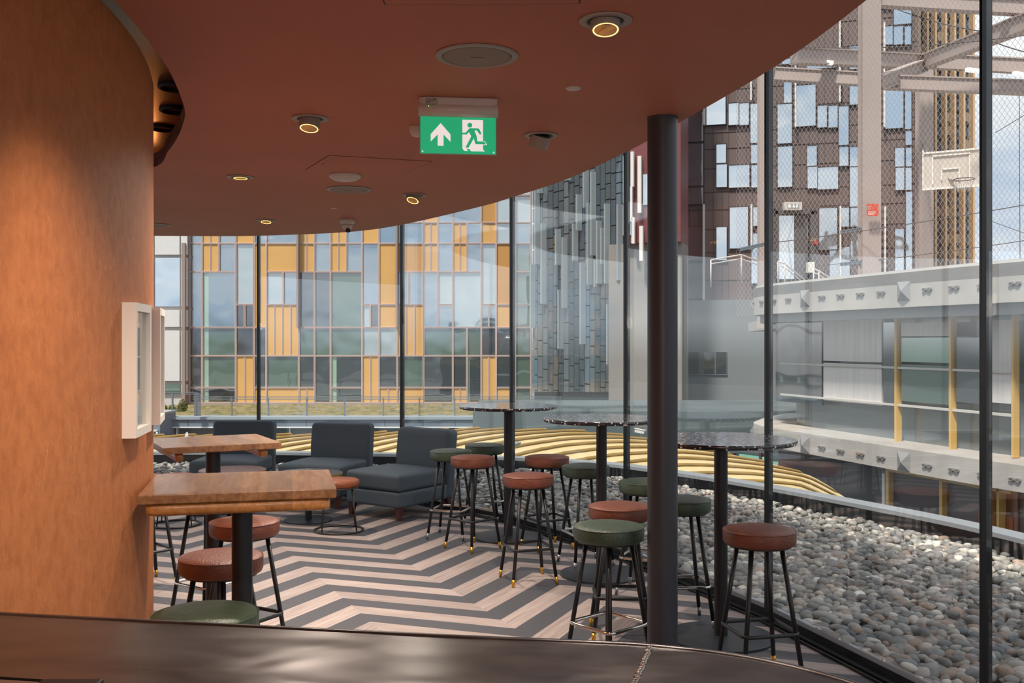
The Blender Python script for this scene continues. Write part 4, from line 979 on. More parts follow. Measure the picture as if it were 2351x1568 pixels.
for y_, iv in hlines.items():
    for xa, xb in merged(iv):
        YB.pxbox(fr, xa, y_-1.7, xb, y_+1.7, -0.3, 0.030); YB.pxbox(fr, xa, y_-.35, xb, y_+.35, 0.030, 0.036, 1)
relp(fr.build('frame', [M_mull, M_mdark]), yb)
f_ = MB()
for xx in (686, 912): YB.pxbox(f_, xx-2.2, 400, xx+2.2, 752, 0, 0.5)
YB.pxbox(f_, 425, 560, 433, 930, 0.0, 0.8)
relp(f_.build('fin', mat('fin_taupe', (142, 124, 116), 0.5)), yb)
q = MB(); YB.pxbox(q, 428, 925, 1222, 940, -0.4, 0.05); relp(q.build('plinth', mat('plinth', (156, 140, 128), 0.8)), yb)

# white building to the left of it
WBp = Plane((P(-900, 784, 70.4).x, 70.4), (P(424, 784, 70.4).x, 70.4))
wb_ = empty('white_building', (-24, 66, -2.8)); tag(wb_, 'white panelled building between the curved wall and the yellow building', 'building')
m = MB(); WBp.box(m, 0, WBp.hit(424, 0)[0], -9, 20, -4, -0.3); relp(m.build('wall', mat('white_core', (190, 184, 180), 0.7)), wb_)
m = MB()
for k in range(-14, 1):
    x0 = 355+k*77; x1 = x0+57
    for (ya, yb_, ty) in ((430, 586, 'p'), (590, 705, 'w'), (710, 752, 'p'), (757, 876, 'p'), (881, 905, 'g')):
        q = MB(); WBp.pxbox(q, x0, ya+1.5, x1, yb_-1.5, -0.3, -0.02 if ty == 'p' else -0.1)
        if ty == 'p': WBp.pxbox(m, x0, ya+1.5, x1, yb_-1.5, -0.3, -0.02)
        else: relp(q.build('window', G_sky if ty == 'w' else G_green), wb_)
        WBp.pxbox(m, x0+60, ya+1.5, x0+74, yb_-1.5, -0.3, -0.02)
relp(m.build('panel', mat('white_panel', (204, 200, 198), 0.35, var=0.03)), wb_)

# ------------------------------------------------------------------ grass roof, podium, railing, bushes
pod = empty('podium', (0, 58, -3)); tag(pod, 'grey podium wall with a metal coping below the grass roof', 'podium')
PD = Plane((P(378, 784, 58).x, 58), (P(1560, 784, 58).x, 58))
m = MB(); PD.pxbox(m, 378, 963, 1560, 979, -12.5, 0.0); relp(m.build('parapet_panel', mat('podium_blue_grey', (108, 120, 132), 0.5)), pod)
m = MB(); PD.pxbox(m, 376, 957, 1562, 963, -1.2, 0.12); relp(m.build('coping', mat('coping_grey', (140, 150, 158), 0.45)), pod)
m = MB(); PD.pxbox(m, 380, 981, 1560, 1100, -10, -0.6); relp(m.build('glazing', mat('podium_glass', (74, 88, 92), 0.12, spec=0.8)), pod)
m = MB(); PD.pxbox(m, 378, 979.5, 1560, 982.5, -0.6, 0.02)
for xx in range(400, 1560, 87): PD.pxbox(m, xx, 980, xx+2.5, 1100, -0.6, -0.3)
relp(m.build('window_frame', mat('white_paint', (214, 214, 212), 0.5)), pod)
m = MB()
for xx in (432, 524, 612, 703, 792, 883, 971, 1045, 1125, 1225, 1310, 1400): PD.pxbox(m, xx-.4, 963, xx+.4, 979, -0.1, 0.02)
relp(m.build('panel_joint', mat('joint_dark', (60, 64, 68), 0.7)), pod)
m = MB(); m.box((P(376, 784, 56.5).x-12, 57.2, -6.2), (24, 2.6, 7.4)); lp = m.build('podium_block', MATS['podium_blue_grey']); tag(lp, 'blue grey roof block with metal coping at the far left, left of the podium', 'podium')
m = MB(); m.box((P(376, 784, 56.5).x-12, 57.15, -2.46), (24.2, 2.8, 0.10)); m.build('coping', MATS['coping_grey'], lp)
m = MB(); m.box((P(376, 784, 56.5).x-12.3, 55.88, -3.9), (24, 0.06, 0.9)); m.build('window', G_green, lp)
m = MB(); m.box((P(376, 784, 56.5).x-12.2, 55.86, -3.4), (24.2, 0.1, 0.09)); m.box((P(376, 784, 56.5).x-0.15, 55.86, -4.0), (0.1, 0.1, 1.2)); m.build('window_frame', MATS['white_paint'], lp)
gx0, gx1 = P(425, 0, 59).x, P(1235, 0, 59).x
nxg, nyg = 260, 60; vs = []; fs = []
for j in range(nyg+1):
    for i in range(nxg+1):
        x = -24+(gx1+24)*i/nxg; y = 58.6+12.2*j/nyg
        vs.append((x, y, -2.95+0.10*noise.noise(Vector((x*.8, y*.8, 0)))+0.12*noise.noise(Vector((x*3.1, y*3.1, 2)))+rng.uniform(0, .06)))
for j in range(nyg):
    for i in range(nxg): a = j*(nxg+1)+i; fs.append((a, a+1, a+nxg+2, a+nxg+1))
g = MB(); g.add(vs, fs, 0, True); go = g.build('grass_roof', mat('dry_grass', (92, 90, 50), 0.95, rgb2=(138, 122, 84), vscale=1.1, bump=0.5, bscale=6)); tag(go, 'dry green and brown grass growing on the roof before the yellow building', 'grass', kind='stuff')
# railing posts + double rail
ra = empty('railing', (P(435, 0, 58.8).x, 58.8, -2.9)); tag(ra, 'grey metal railing along the grass roof edge', 'railing')
RP = Plane((P(435, 784, 58.8).x, 58.8), (P(1290, 784, 58.8).x, 58.8)); M_rail = mat('rail_grey', (110, 120, 128), 0.5, 0.3)
for xx in (450, 532, 616, 704, 791, 880, 963, 1044, 1124, 1204, 1270):
    q = MB(); RP.pxbox(q, xx-1.4, 913, xx+1.4, 962, -0.05, 0.05); relp(q.build('post', M_rail), ra)
for ya in (910.5, 915.5):
    q = MB(); RP.pxbox(q, 443, ya, 1290, ya+1.6, -0.03, 0.03); relp(q.build('rail', M_rail), ra)
r2 = empty('railing', (P(352, 0, 52).x, 52, -2)); tag(r2, 'short grey railing at the far left by the bushes', 'railing')
RQ = Plane((P(300, 784, 54).x, 54), (P(450, 784, 54).x, 54))
for xx in (330, 396):
    q = MB(); RQ.pxbox(q, xx-1.6, 902, xx+1.6, 942, -0.05, 0.05); relp(q.build('post', M_rail), r2)
for ya in (900, 904): q = MB(); RQ.pxbox(q, 300, ya, 455, ya+1.6, -0.03, 0.03); relp(q.build('rail', M_rail), r2)
g_ = MB(); gt = random.Random(4)
for k in range(5):
    x = P(447+k*3.2, 0, 57.5).x; g_.box((x, 57.5, P(0, 930, 57.5).z), (0.045, 0.06, 1.25))
g_.box((P(455, 0, 57.5).x, 57.5, P(0, 904, 57.5).z), (0.6, 0.06, 0.05)); gg = g_.build('gate', M_rail); tag(gg, 'small grey barred gate at the left end of the grass roof railing', 'gate')
for (px, w_, h_, lab) in ((372, 22, 26, 'green bush at the far left by the wall edge'), (396, 16, 20, 'low green bush behind the short railing post'), (419, 22, 32, 'bushier green shrub left of the yellow building corner')):
    mb = MB(); rr = random.Random(px); c = P(px, 938, 64); wW = w_/F*64; hW = h_/F*64
    for k in range(420):
        a = rr.uniform(0, 2*PI); rad = wW*.55*math.sqrt(rr.random()); zz = rr.random()**.8*hW*(1-0.5*(rad/(wW*.55))**2)
        p = Vector((c.x+rad*math.cos(a), 64+rad*math.sin(a)*.6, c.z-0.3+zz)); s_ = rr.uniform(.05, .11)
        q = Matrix.Translation(p) @ Matrix.Rotation(rr.uniform(0, 6), 4, Vector((rr.random()-.5, rr.random()-.5, rr.random()-.5)).normalized())
        mb.add([(-s_, 0, 0), (0, -s_*.4, 0.01), (s_, 0, 0), (0, s_*.4, 0.01)], [(0, 1, 2, 3)], 0, False, q)
    o = mb.build('bush', mat('leaf_green', (92, 104, 52), 0.8, var=0.3, vscale=1.5)); tag(o, lab, 'bush')

# ------------------------------------------------------------------ dark glass tower behind the farthest tables
GT = Plane((P(1221, 784, 66).x, 66), (P(1436, 784, 56.5).x, 56.5))
gt_ = empty('glass_tower', (3, 60, -6)); tag(gt_, 'dark teal glass tower with thin pale vertical fins right of the yellow building', 'building')
t1_, _ = GT.hit(1436, 0)
m = MB(); GT.box(m, 0, t1_, -9, 40, -2.5, -0.2); relp(m.build('wall', mat('tower_core', (62, 72, 78), 0.4)), gt_)
rr = random.Random(21); T_a = window_glass('tower_blue', (84, 108, 124), mixw=0.22); T_b = window_glass('tower_dark', (58, 72, 80), mixw=0.16); T_c = window_glass('tower_grey', (92, 100, 104), mixw=0.16)
for k in range(18):
    xa = 1222+k*12; q = MB(); yq = 240+rr.randint(0, 40)
    while yq < 900:
        hq = rr.choice((24, 36, 48, 60)); GT.pxbox(q, xa, yq, xa+10.6, min(900, yq+hq-2.5), -0.2, -0.02); yq += hq
    relp(q.build('window', rr.choice((T_a, T_b, T_b, T_c))), gt_)
for k in range(26):
    xa = 1228+k*8+rr.uniform(-2, 2); y0 = rr.uniform(200, 700); y1 = y0+rr.uniform(60, 200)
    q = MB(); GT.pxbox(q, xa, y0, xa+3.4, min(y1, 880), 0.0, 0.35); relp(q.build('fin', mat('pale_fin', (140, 148, 152), 0.5)), gt_)
# red-brown block
RB = Plane((P(1432, 784, 56).x, 56), (P(1562, 784, 55).x, 55))
rb = empty('red_building', (7, 50, -6)); tag(rb, 'dark red clad block with white fins directly left of the column', 'building')
tq, _ = RB.hit(1562, 0); z1_ = RB.hit(1500, 556)[1]
m = MB(); RB.box(m, 0, tq, z1_, 42, -3, -0.1); relp(m.build('upper_wall', mat('oxblood', (112, 58, 58), 0.5, var=0.08, vscale=0.3)), rb)
m = MB(); RB.box(m, -1.0, tq, -9, z1_, -3, -0.6); relp(m.build('lower_wall', mat('beige_clad', (132, 126, 120), 0.6, var=0.08, vscale=0.3)), rb)
for (xa, ya, xb, yb2) in ((1402, 430, 1416, 510), (1395, 360, 1404, 470), (1450, 350, 1457, 430), (1452, 500, 1459, 560), (1466, 360, 1474, 490), (1470, 520, 1478, 600)):
    q = MB(); RB.pxbox(q, xa+38 if xa < 1430 else xa, ya, (xb+38 if xa < 1430 else xb), yb2, -0.05, 0.3); relp(q.build('fin', mat('white_fin', (222, 216, 210), 0.5)), rb)
for (xa, ya, xb, yb2) in ((1430, 370, 1446, 440), (1430, 470, 1448, 540), (1476, 400, 1490, 470)):
    q = MB(); RB.pxbox(q, xa, ya, xb, yb2, -0.1, -0.02); relp(q.build('window', G_sky), rb)

# ------------------------------------------------------------------ brown panelled tower
BT = Plane((P(1545, 784, 62).x, 62), (P(2100, 784, 58).x, 58))
bt_ = empty('brown_tower', (18, 60, -6)); tag(bt_, 'tall brown panelled tower with sky reflecting windows right of the column', 'building')
def z3(x, y): return 1551+x/2.6137, y/2.6137
def z6(x, y): return 1551+x/2.6137, 500+y/2.6137
tq, _ = BT.hit(2108, 0)
m = MB(); BT.box(m, 0, tq, -9, 42, -12, -0.12); relp(m.build('wall', mat('brown_panel', (104, 86, 82), 0.5, var=0.08, vscale=0.25)), bt_)
m = MB()
for k in range(0, 30):
    xx = 1562+k*18.4+(k % 3)*2
    BT.pxbox(m, xx-.35, -40, xx+.35, 900, -0.12, -0.09)
for yy_ in (57, 115, 146, 193, 241, 293, 331, 377, 432, 474, 520, 574, 640, 700):
    BT.pxbox(m, 1552, yy_-.4, 2106, yy_+.4, -0.12, -0.08)
relp(m.build('panel_seam', mat('seam_brown', (74, 60, 58), 0.6)), bt_)
WN = [(40, 670, 165, 850), (40, 862, 165, 1115), (40, 1125, 165, 1225), (15, 1362, 160, 1560), (185, 560, 300, 748), (318, 618, 378, 750), (383, 618, 440, 750), (450, 620, 500, 858), (245, 865, 303, 978), (453, 868, 500, 980), (245, 985, 308, 1123), (320, 990, 443, 1125), (455, 990, 500, 1125), (325, 1242, 435, 1490), (465, 1242, 502, 1355), (245, 1362, 307, 1560), (612, 622, 698, 860), (650, 490, 697, 618), (725, 508, 840, 757), (613, 878, 700, 1122), (852, 632, 908, 765), (918, 632, 972, 765), (980, 636, 1038, 870), (1045, 510, 1103, 628), (790, 875, 847, 995), (792, 1000, 850, 1130), (855, 1002, 975, 1135), (983, 880, 1037, 995), (1047, 880, 1098, 998), (1047, 1002, 1098, 1240), (862, 1248, 970, 1500), (995, 1245, 1040, 1360), (1050, 1245, 1108, 1360), (612, 1367, 705, 1560), (1050, 1370, 1108, 1560), (925, 1500, 985, 1860), (1257, 525, 1367, 770), (1377, 530, 1415, 775), (1317, 885, 1373, 1000), (1320, 1005, 1373, 1140), (1380, 785, 1417, 870), (1382, 885, 1417, 998), (1380, 1005, 1417, 1140), (1317, 1372, 1370, 1700), (1382, 1150, 1420, 1700), (1310, 40, 1415, 145), (1255, 155, 1303, 268), (1310, 155, 1365, 268), (1375, 155, 1413, 268), (790, 360, 965, 410), (1045, 275, 1105, 415), (1220, 15, 1300, 45), (640, 350, 690, 385), (455, 1400, 500, 1700), (1190, 1360, 1235, 1700), (40, 1580, 165, 1790), (990, 1480, 1045, 1860)]
for (a, b, c, d) in WN:
    xa, ya = z3(a, b); xb, yb2 = z3(c, d); q = MB(); BT.pxbox(q, xa, ya, xb, yb2, -0.12, -0.02); w_ = relp(q.build('window', G_sky), bt_)
    q = MB()
    for (p0, p1, p2, p3) in ((xa-1.3, ya-1.3, xb+1.3, ya), (xa-1.3, yb2, xb+1.3, yb2+1.3), (xa-1.3, ya, xa, yb2), (xb, ya, xb+1.3, yb2)): BT.pxbox(q, p0, p1, p2, p3, -0.12, 0.06)
    o = q.build('window_frame', mat('frame_brown', (70, 60, 60), 0.5)); relp(o, bt_)
for (x, a, b) in ((172, 1230, 1860), (175, 640, 755), (455, 490, 610), (458, 1230, 1500), (720, 350, 770), (985, 130, 620), (988, 1240, 1800), (1250, 145, 770), (1255, 1245, 1750), (727, 1300, 1850), (1447, 500, 1100), (322, 1860, 2350)):
    xa, ya = z3(x, a); _, yb2 = z3(x, b); q = MB(); BT.pxbox(q, xa-2, ya, xa+2, yb2, -0.05, 0.45); relp(q.build('fin', MATS['white_fin']), bt_)
# lower storeys of the tower: dark band with two shaded windows, and a door with its own little exit box
m = MB(); BT.pxbox(m, 1556, 690, 1790, 930, -0.1, 1.2); relp(m.build('lower_storey', mat('lower_grey', (112, 116, 118), 0.6)), bt_)
for (xa, ya, xb, yb2, g) in ((1571, 808, 1616, 858, G_dark), (1620, 808, 1645, 858, G_dark), (1648, 808, 1672, 858, G_dark)):
    q = MB(); BT.pxbox(q, xa, ya, xb, yb2, 1.1, 1.24); relp(q.build('window', g), bt_)
    q = MB()
    for (p0, p1, p2, p3) in ((xa-1.5, ya-1.5, xb+1.5, ya), (xa-1.5, yb2, xb+1.5, yb2+1.5), (xa-1.5, ya, xa, yb2), (xb, ya, xb+1.5, yb2)): BT.pxbox(q, p0, p1, p2, p3, 1.1, 1.3)
    relp(q.build('window_frame', M_rail), bt_)

# gold finned tower
GF = Plane((P(2098, 784, 74).x, 74), (P(2234, 784, 74).x, 74))
gf = empty('gold_finned_tower', (32, 74, -6)); tag(gf, 'slim distant tower with gold vertical fins behind the backboard', 'building')
tq, _ = GF.hit(2231, 0)
m = MB(); GF.box(m, 0, tq, -9, 44, -8, -0.3); relp(m.build('wall', mat('tower_blue', (84, 98, 112), 0.35, var=0.1, vscale=0.2)), gf)
for k in range(22):
    y0 = -30+k*31; q = MB(); GF.pxbox(q, 2099, y0, 2230, y0+7, -0.3, -0.1); relp(q.build('spandrel', mat('spandrel', (58, 62, 72), 0.5)), gf)
rr = random.Random(9)
for k in range(22):
    for j in range(6):
        if rr.random() < .5:
            x0 = 2104+j*21+rr.choice((0, 9)); y0 = -23+k*31; q = MB(); GF.pxbox(q, x0, y0+1, x0+8, y0+22, -0.3, -0.15); relp(q.build('window', G_sky), gf)
for x in (2104, 2123, 2141.5, 2164.5, 2185, 2206, 2228):
    q = MB(); GF.pxbox(q, x-2.2, -60, x+2.2, 900, -0.1, 0.6); relp(q.build('fin', mat('gold_fin', (212, 178, 140), 0.45)), gf)

# ------------------------------------------------------------------ rooftop sports court: steel frame, net, backboard
M_cream = mat('court_steel', (176, 160, 154), 0.55, var=0.05, vscale=0.5)
ct = empty('steel_structure', (12, 30, 1.6)); tag(ct, 'pale steel frame of the rooftop court with tall posts and crossing beams', 'steel frame')
def beam(x0, y0, Y0, x1, y1, Y1, h, w_, name='beam', m=None):
    a = P(x0, y0, Y0); b = P(x1, y1, Y1); d = (b-a).normalized(); s_ = d.cross(Vector((0, 0, 1))).normalized()*w_/2; u_ = s_.cross(d).normalized()*h/2
    q = MB(); vs = [tuple(p+i*s_+j*u_) for p in (a, b) for i in (-1, 1) for j in (-1, 1)]
    q.add(vs, [(0, 1, 3, 2), (4, 6, 7, 5), (0, 4, 5, 1), (2, 3, 7, 6), (0, 2, 6, 4), (1, 5, 7, 3)])
    # flanges of the I-section
    for j in (-1, 1):
        e_ = u_*j*1.0; vs = [tuple(p+i*s_*1.5+e_+k*u_.normalized()*0.02) for p in (a, b) for i in (-1, 1) for k in (-1, 1)]
        q.add(vs, [(0, 1, 3, 2), (4, 6, 7, 5), (0, 4, 5, 1), (2, 3, 7, 6), (0, 2, 6, 4), (1, 5, 7, 3)])
    return relp(q.build(name, m or M_cream), ct)
def post(px, w_px, Y, ytop, zbot=2.0):
    p = P(px, ytop, Y); w_ = w_px/F*Y; q = MB(); q.box((p.x, Y, (p.z+zbot)/2), (w_*.72, w_*.72, p.z-zbot)); q.box((p.x, Y-w_*.36, (p.z+zbot)/2), (w_, 0.03, p.z-zbot)); q.box((p.x, Y+w_*.36, (p.z+zbot)/2), (w_, 0.03, p.z-zbot)); return relp(q.build('post', M_cream), ct)
post(1996, 42, 27, -60); post(2122, 32, 34, 148); post(1754, 26, 30, 120)
beam(1822, 128, 28, 2120, 142, 33, 0.42, 0.22); beam(2118, 140, 33, 2480, 158, 30, 0.42, 0.22)
beam(1780, 170, 30, 2020, 184, 29, 0.34, 0.2); beam(2010, 188, 29, 2420, 204, 28, 0.36, 0.2)
beam(2010, -2, 27, 2480, 26, 27, 0.36, 0.2)
beam(2115, 145, 33, 2480, 4, 24, 0.42, 0.24, 'brace'); beam(2020, 190, 27, 2120, 150, 33, 0.36, 0.2, 'brace')
def cable(x0, y0, Y0, x1, y1, Y1, sag=0.0, r=0.012, name='cable'):
    a = P(x0, y0, Y0); b = P(x1, y1, Y1); pts_ = [tuple(a.lerp(b, t/12)-Vector((0, 0, sag*4*(t/12)*(1-t/12)))) for t in range(13)]
    return relp(MB().tube(pts_, r, 6).build(name, mat('cable_grey', (88, 80, 78), 0.5)), ct)
cable(1785, 556, 28, 2400, 462, 24, 0.05, 0.013); cable(2020, 5, 28, 2254, 72, 26, 0.1, 0.016); cable(1780, 105, 28, 2400, 74, 26, 0.2, 0.016); cable(2254, 85, 26, 2400, 130, 24, 0.05, 0.016)
cable(1880, 610, 28, 2400, 545, 24, 0.05, 0.011); cable(2285, 305, 27, 2400, 235, 25, 0, 0.009); cable(2254, 500, 27, 2420, 560, 25, 0, 0.009); cable(2340, 220, 27, 2342, 600, 27, 0, 0.011)
for (x0, y0, x1, y1) in ((1930, 533, 1992, 523), (1700, 573, 1758, 560), (1930, 607, 1990, 600)): beam(x0, y0, 27.5, x1, y1, 27, 0.05, 0.05, 'bracket', M_rail)
for (x0, y0, x1) in ((1868, 141, 1912), (2126, 17, 2180), (2218, 160, 2256), (2284, 28, 2312), (2326, 168, 2351)):
    beam(x0, y0, 29, x1, y0+4, 29, 0.06, 0.1, 'strip_light', mat('tube_light', (240, 236, 226), 0.4, emis=(255, 250, 240), estr=0.5))
# net
M_net = bpy.data.materials.new('court_net'); M_net.use_nodes = True; t = M_net.node_tree; t.nodes.clear()
o_ = t.nodes.new('ShaderNodeOutputMaterial'); tr = t.nodes.new('ShaderNodeBsdfTransparent'); df = t.nodes.new('ShaderNodeBsdfDiffuse'); df.inputs['Color'].default_value = (*s2l((150, 140, 138)), 1)
co = t.nodes.new('ShaderNodeTexCoord'); mi = t.nodes.new('ShaderNodeMixShader'); sp_ = t.nodes.new('ShaderNodeSeparateXYZ'); t.links.new(co.outputs['UV'], sp_.inputs[0])
def MN(op, a, b=None):
    n = t.nodes.new('ShaderNodeMath'); n.operation = op
    for i, v in enumerate((a, b)):
        if v is None: continue
        if isinstance(v, (int, float)): n.inputs[i].default_value = v
        else: t.links.new(v, n.inputs[i])
    return n.outputs[0]
gs = 0.115
ua = MN('MULTIPLY', sp_.outputs['X'], 1.0); vb = MN('MULTIPLY', sp_.outputs['Y'], 0.62)
l1 = MN('LESS_THAN', MN('PINGPONG', MN('ADD', ua, vb), gs/2), 0.0045); l2 = MN('LESS_THAN', MN('PINGPONG', MN('SUBTRACT', ua, vb), gs/2), 0.0045)
t.links.new(MN('MAXIMUM', l1, l2), mi.inputs[0]); t.links.new(tr.outputs[0], mi.inputs[1]); t.links.new(df.outputs[0], mi.inputs[2]); t.links.new(mi.outputs[0], o_.inputs[0])
a = P(1690, 0, 27.6); b = P(2351, 0, 23.5); b = Vector((b.x+1.6, 22.6, 0)); q = MB(); z0, z1 = 2.3, 13.5
q.add([(a.x, a.y, z0), (b.x, b.y, z0), (b.x, b.y, z1), (a.x, a.y, z1)], [(0, 1, 2, 3)])
net = q.build('court_net', M_net); uv = net.data.uv_layers.new(name='UVMap'); Ln = (Vector((b.x, b.y))-Vector((a.x, a.y))).length
for i, c in enumerate(((0, z0), (Ln, z0), (Ln, z1), (0, z1))): uv.data[i].uv = c
tag(net, 'fine diamond mesh safety net hung along the rooftop court', 'net')
# backboard
bb = empty('basketball_hoop', tuple(P(2184, 388, 31))); tag(bb, 'white framed translucent basketball backboard with hoop over the court', 'basketball hoop')
BBP = Plane((P(2119, 0, 31.2).x, 31.2), (P(2250, 0, 30.4).x, 30.4)); M_bbw = mat('board_white', (236, 230, 222), 0.4)
q = MB(); BBP.pxbox(q, 2119, 346, 2250, 432, -0.015, 0.0); board = relp(q.build('board', glass_mat('board_glass', (0.9, 0.9, 0.88), 0.05, gloss=(.9, .9, .9))), bb)
hz = bpy.data.materials.new('board_haze'); hz.use_nodes = True; hz.node_tree.nodes['Principled BSDF'].inputs['Alpha'].default_value = 0.62; hz.node_tree.nodes['Principled BSDF'].inputs['Base Color'].default_value = (*s2l((226, 216, 206)), 1)
board.data.materials[0] = hz
q = MB()
for r_ in ((2118, 345, 2251, 349), (2118, 429, 2251, 433), (2118, 345, 2121, 433), (2248, 345, 2251, 433), (2140, 354, 2228, 357), (2225, 356, 2228, 412), (2140, 356, 2143, 424), (2161, 386, 2204, 389), (2161, 386, 2164, 414), (2201, 386, 2204, 414)): BBP.pxbox(q, *r_, 0.0, 0.05)
relp(q.build('board_frame', M_bbw), bb)
ctr = P(2204, 415, 30.4); ctr.y -= 0.28
relp(MB().tube([(ctr.x+.29*math.cos(a_), ctr.y+.29*math.sin(a_), ctr.z) for a_ in [2*PI*i/32 for i in range(32)]], 0.014, 8, True).build('rim', mat('rim_dark', (96, 84, 80), 0.5)), bb)
q = MB()
for i in range(10):
    a_ = 2*PI*i/10; a2 = a_+.35; q.tube([(ctr.x+.29*math.cos(a_), ctr.y+.29*math.sin(a_), ctr.z), (ctr.x+.17*math.cos(a2), ctr.y+.17*math.sin(a2), ctr.z-.36)], 0.006, 5); q.tube([(ctr.x+.29*math.cos(a_), ctr.y+.29*math.sin(a_), ctr.z), (ctr.x+.17*math.cos(a_-.35), ctr.y+.17*math.sin(a_-.35), ctr.z-.36)], 0.006, 5)
relp(q.build('hoop_net', mat('net_white', (220, 214, 208), 0.7)), bb)
q = MB(); q.tube([tuple(ctr+Vector((-0.05, .29, 0))), tuple(ctr+Vector((-0.3, 1.6, 0.4))), tuple(P(2122, 330, 33.8))], 0.05, 8); relp(q.build('support_arm', M_cream), bb)
# red notice on the court post
SG = Plane((P(1991, 0, 26.6).x, 26.55), (P(2017, 0, 26.6).x, 26.55))
q = MB(); SG.pxbox(q, 1991, 468, 2017, 496, -0.02, 0.0); sgn = q.build('notice_sign', mat('notice_red', (222, 84, 56), 0.5)); tag(sgn, 'small orange red notice sign fixed to the court post', 'sign')
c_ = P(1997, 477, 26.5); ring = [(c_.x+.038*math.cos(a_), 26.54, c_.z+.038*math.sin(a_)) for a_ in [2*PI*i/20 for i in range(20)]]
q = MB().tube(ring, 0.005, 6, True); q.tube([(c_.x-.035, 26.54, c_.z-.05), (c_.x+.035, 26.54, c_.z+.05)], 0.005, 6)
for k in range(3):
    xk = 1993.5
    for wd in (3, 4.5, 2.5, 4):
        SG.pxbox(q, xk, 485.5+k*2.8, xk+wd, 487+k*2.8, 0.0, 0.004); xk += wd+.9
        if xk > 2011-k*3: break
q.build('sign_print', mat('notice_white', (240, 230, 224), 0.5), sgn)
# court door, its exit box, fire call point, handrails
DP = Plane((P(1786, 0, 38).x, 38), (P(1872, 0, 38).x, 38)); dd = empty('court_door', tuple(P(1828, 570, 38))); tag(dd, 'dark grey framed door leading to the rooftop court', 'door')
q = MB()
for r_ in ((1783, 480, 1874, 492), (1860, 484, 1876, 640), (1783, 484, 1788, 640)): DP.pxbox(q, *r_, -0.3, 0.05)
relp(q.build('door_frame', mat('door_grey', (84, 82, 82), 0.5)), dd)
q = MB(); DP.pxbox(q, 1788, 494, 1858, 640, -0.2, -0.12); relp(q.build('door_leaf', G_sky), dd)
q = MB(); DP.pxbox(q, 1826, 494, 1856, 640, -0.15, -0.05); relp(q.build('door_stile', MATS['door_grey']), dd)
q = MB(); DP.pxbox(q, 1852, 520, 1855, 546, -0.05, 0.02); relp(q.build('door_handle', M_steel), dd)
q = MB(); DP.pxbox(q, 1779, 461, 1881, 741, -1.4, -0.31); tag(q.build('stair_lodge', mat('lodge_brown', (92, 80, 76), 0.6)), 'small dark brown lodge holding the court door', 'building')
q = MB(); DP.pxbox(q, 1779, 461, 1881, 480, -0.31, 0.02); relp(q.build('door_lintel', MATS['lodge_brown']), dd)
q = MB(); DP.pxbox(q, 1796, 466, 1836, 484, 0.02, 0.3); xb_ = q.build('exit_light', mat('exit_box', (206, 198, 190), 0.4)); tag(xb_, 'small white exit light box above the court door', 'exit sign')
q = MB(); DP.pxbox(q, 1803, 471, 1830, 481, 0.3, 0.31); face = q.build('sign_face', mat('exit_grey', (158, 160, 156), 0.5), xb_)
q = MB()
for r_ in ((1805, 473, 1810, 479), (1816, 472.5, 1818, 479.5), (1823, 472.5, 1826, 479)): DP.pxbox(q, *r_, 0.31, 0.32)
q.add([DP.w(*DP.hit(x_, y_), .315) for x_, y_ in ((1813.5, 476), (1820.5, 476), (1817, 480.5))], [(0, 1, 2)]); q.build('pictogram', MATS['sign_white'], face)
q = MB(); DP.pxbox(q, 1866, 554, 1873, 562, 0.05, 0.2); tag(q.build('call_point', mat('alarm_red', (190, 60, 50), 0.4)), 'tiny red fire call point beside the court door', 'fire call point')
q = MB(); DP.pxbox(q, 1849, 603, 1864, 627, 0.05, 0.35); q2 = q.build('junction_box', mat('box_white', (220, 216, 210), 0.5)); tag(q2, 'small white box on the court beside the door handrail', 'junction box')
for (pts_, lab) in (([(1786, 600), (1802, 605), (1850, 645)], 'pale tubular handrail descending left of the court door'), ([(1868, 617), (1880, 622), (1930, 654)], 'pale tubular handrail descending right of the court door'), ([(1632, 597), (1702, 585), (1742, 600)], 'white tubular handrail on the landing between two mullions')):
    hr = empty('handrail', tuple(P(*pts_[0], 34))); tag(hr, lab, 'handrail')
    relp(MB().tube([tuple(P(x_, y_, 34)) for x_, y_ in pts_], 0.028, 8).build('rail', M_white), hr)
    relp(MB().tube([tuple(P(x_, y_+9, 34)) for x_, y_ in pts_], 0.02, 8).build('rail', M_white), hr)
    for x_, y_ in pts_: relp(MB().tube([tuple(P(x_, y_, 34)), tuple(P(x_, y_+62, 34))], 0.025, 8).build('post', M_white), hr)

# ------------------------------------------------------------------ ring shaped concrete building on the right
RG = [(9.5, 27.5), (7.4, 25.6), (6.2, 23.6), (5.91, 22), (6.95, 18.3), (7.92, 15.4), (9.8, 11.0), (12.5, 6.5)]
rc = [Vector((p[0], p[1])) for p in catmull([Vector((*p, 0)) for p in RG], 6)]
rg = empty('concrete_building', (7.0, 18.5, -4)); tag(rg, 'curved concrete building with bolted bands and glazing on the right', 'building')
M_conc = mat('concrete', (172, 166, 160), 0.75, var=0.10, vscale=1.2, bump=0.1, bscale=30)
def rstrip(d0, d1, z0, z1, name, m): return relp(strip(offset_poly(rc, d0), offset_poly(rc, d1), z0, z1, name, m), rg)
rstrip(-0.35, 3.2, 2.60, 2.81, 'roof_slab', M_conc)
rstrip(-0.35, 0.0, 2.20, 2.805, 'upper_band', M_conc); rstrip(-0.30, -0.05, 2.805, 2.86, 'coping', mat('coping_pale', (190, 186, 180), 0.5))
rstrip(-0.20, 0.0, 2.02, 2.20, 'soffit_band', mat('soffit_grey', (120, 122, 124), 0.6))
rstrip(-0.35, 3.0, -0.68, -0.27, 'lower_band', M_conc)
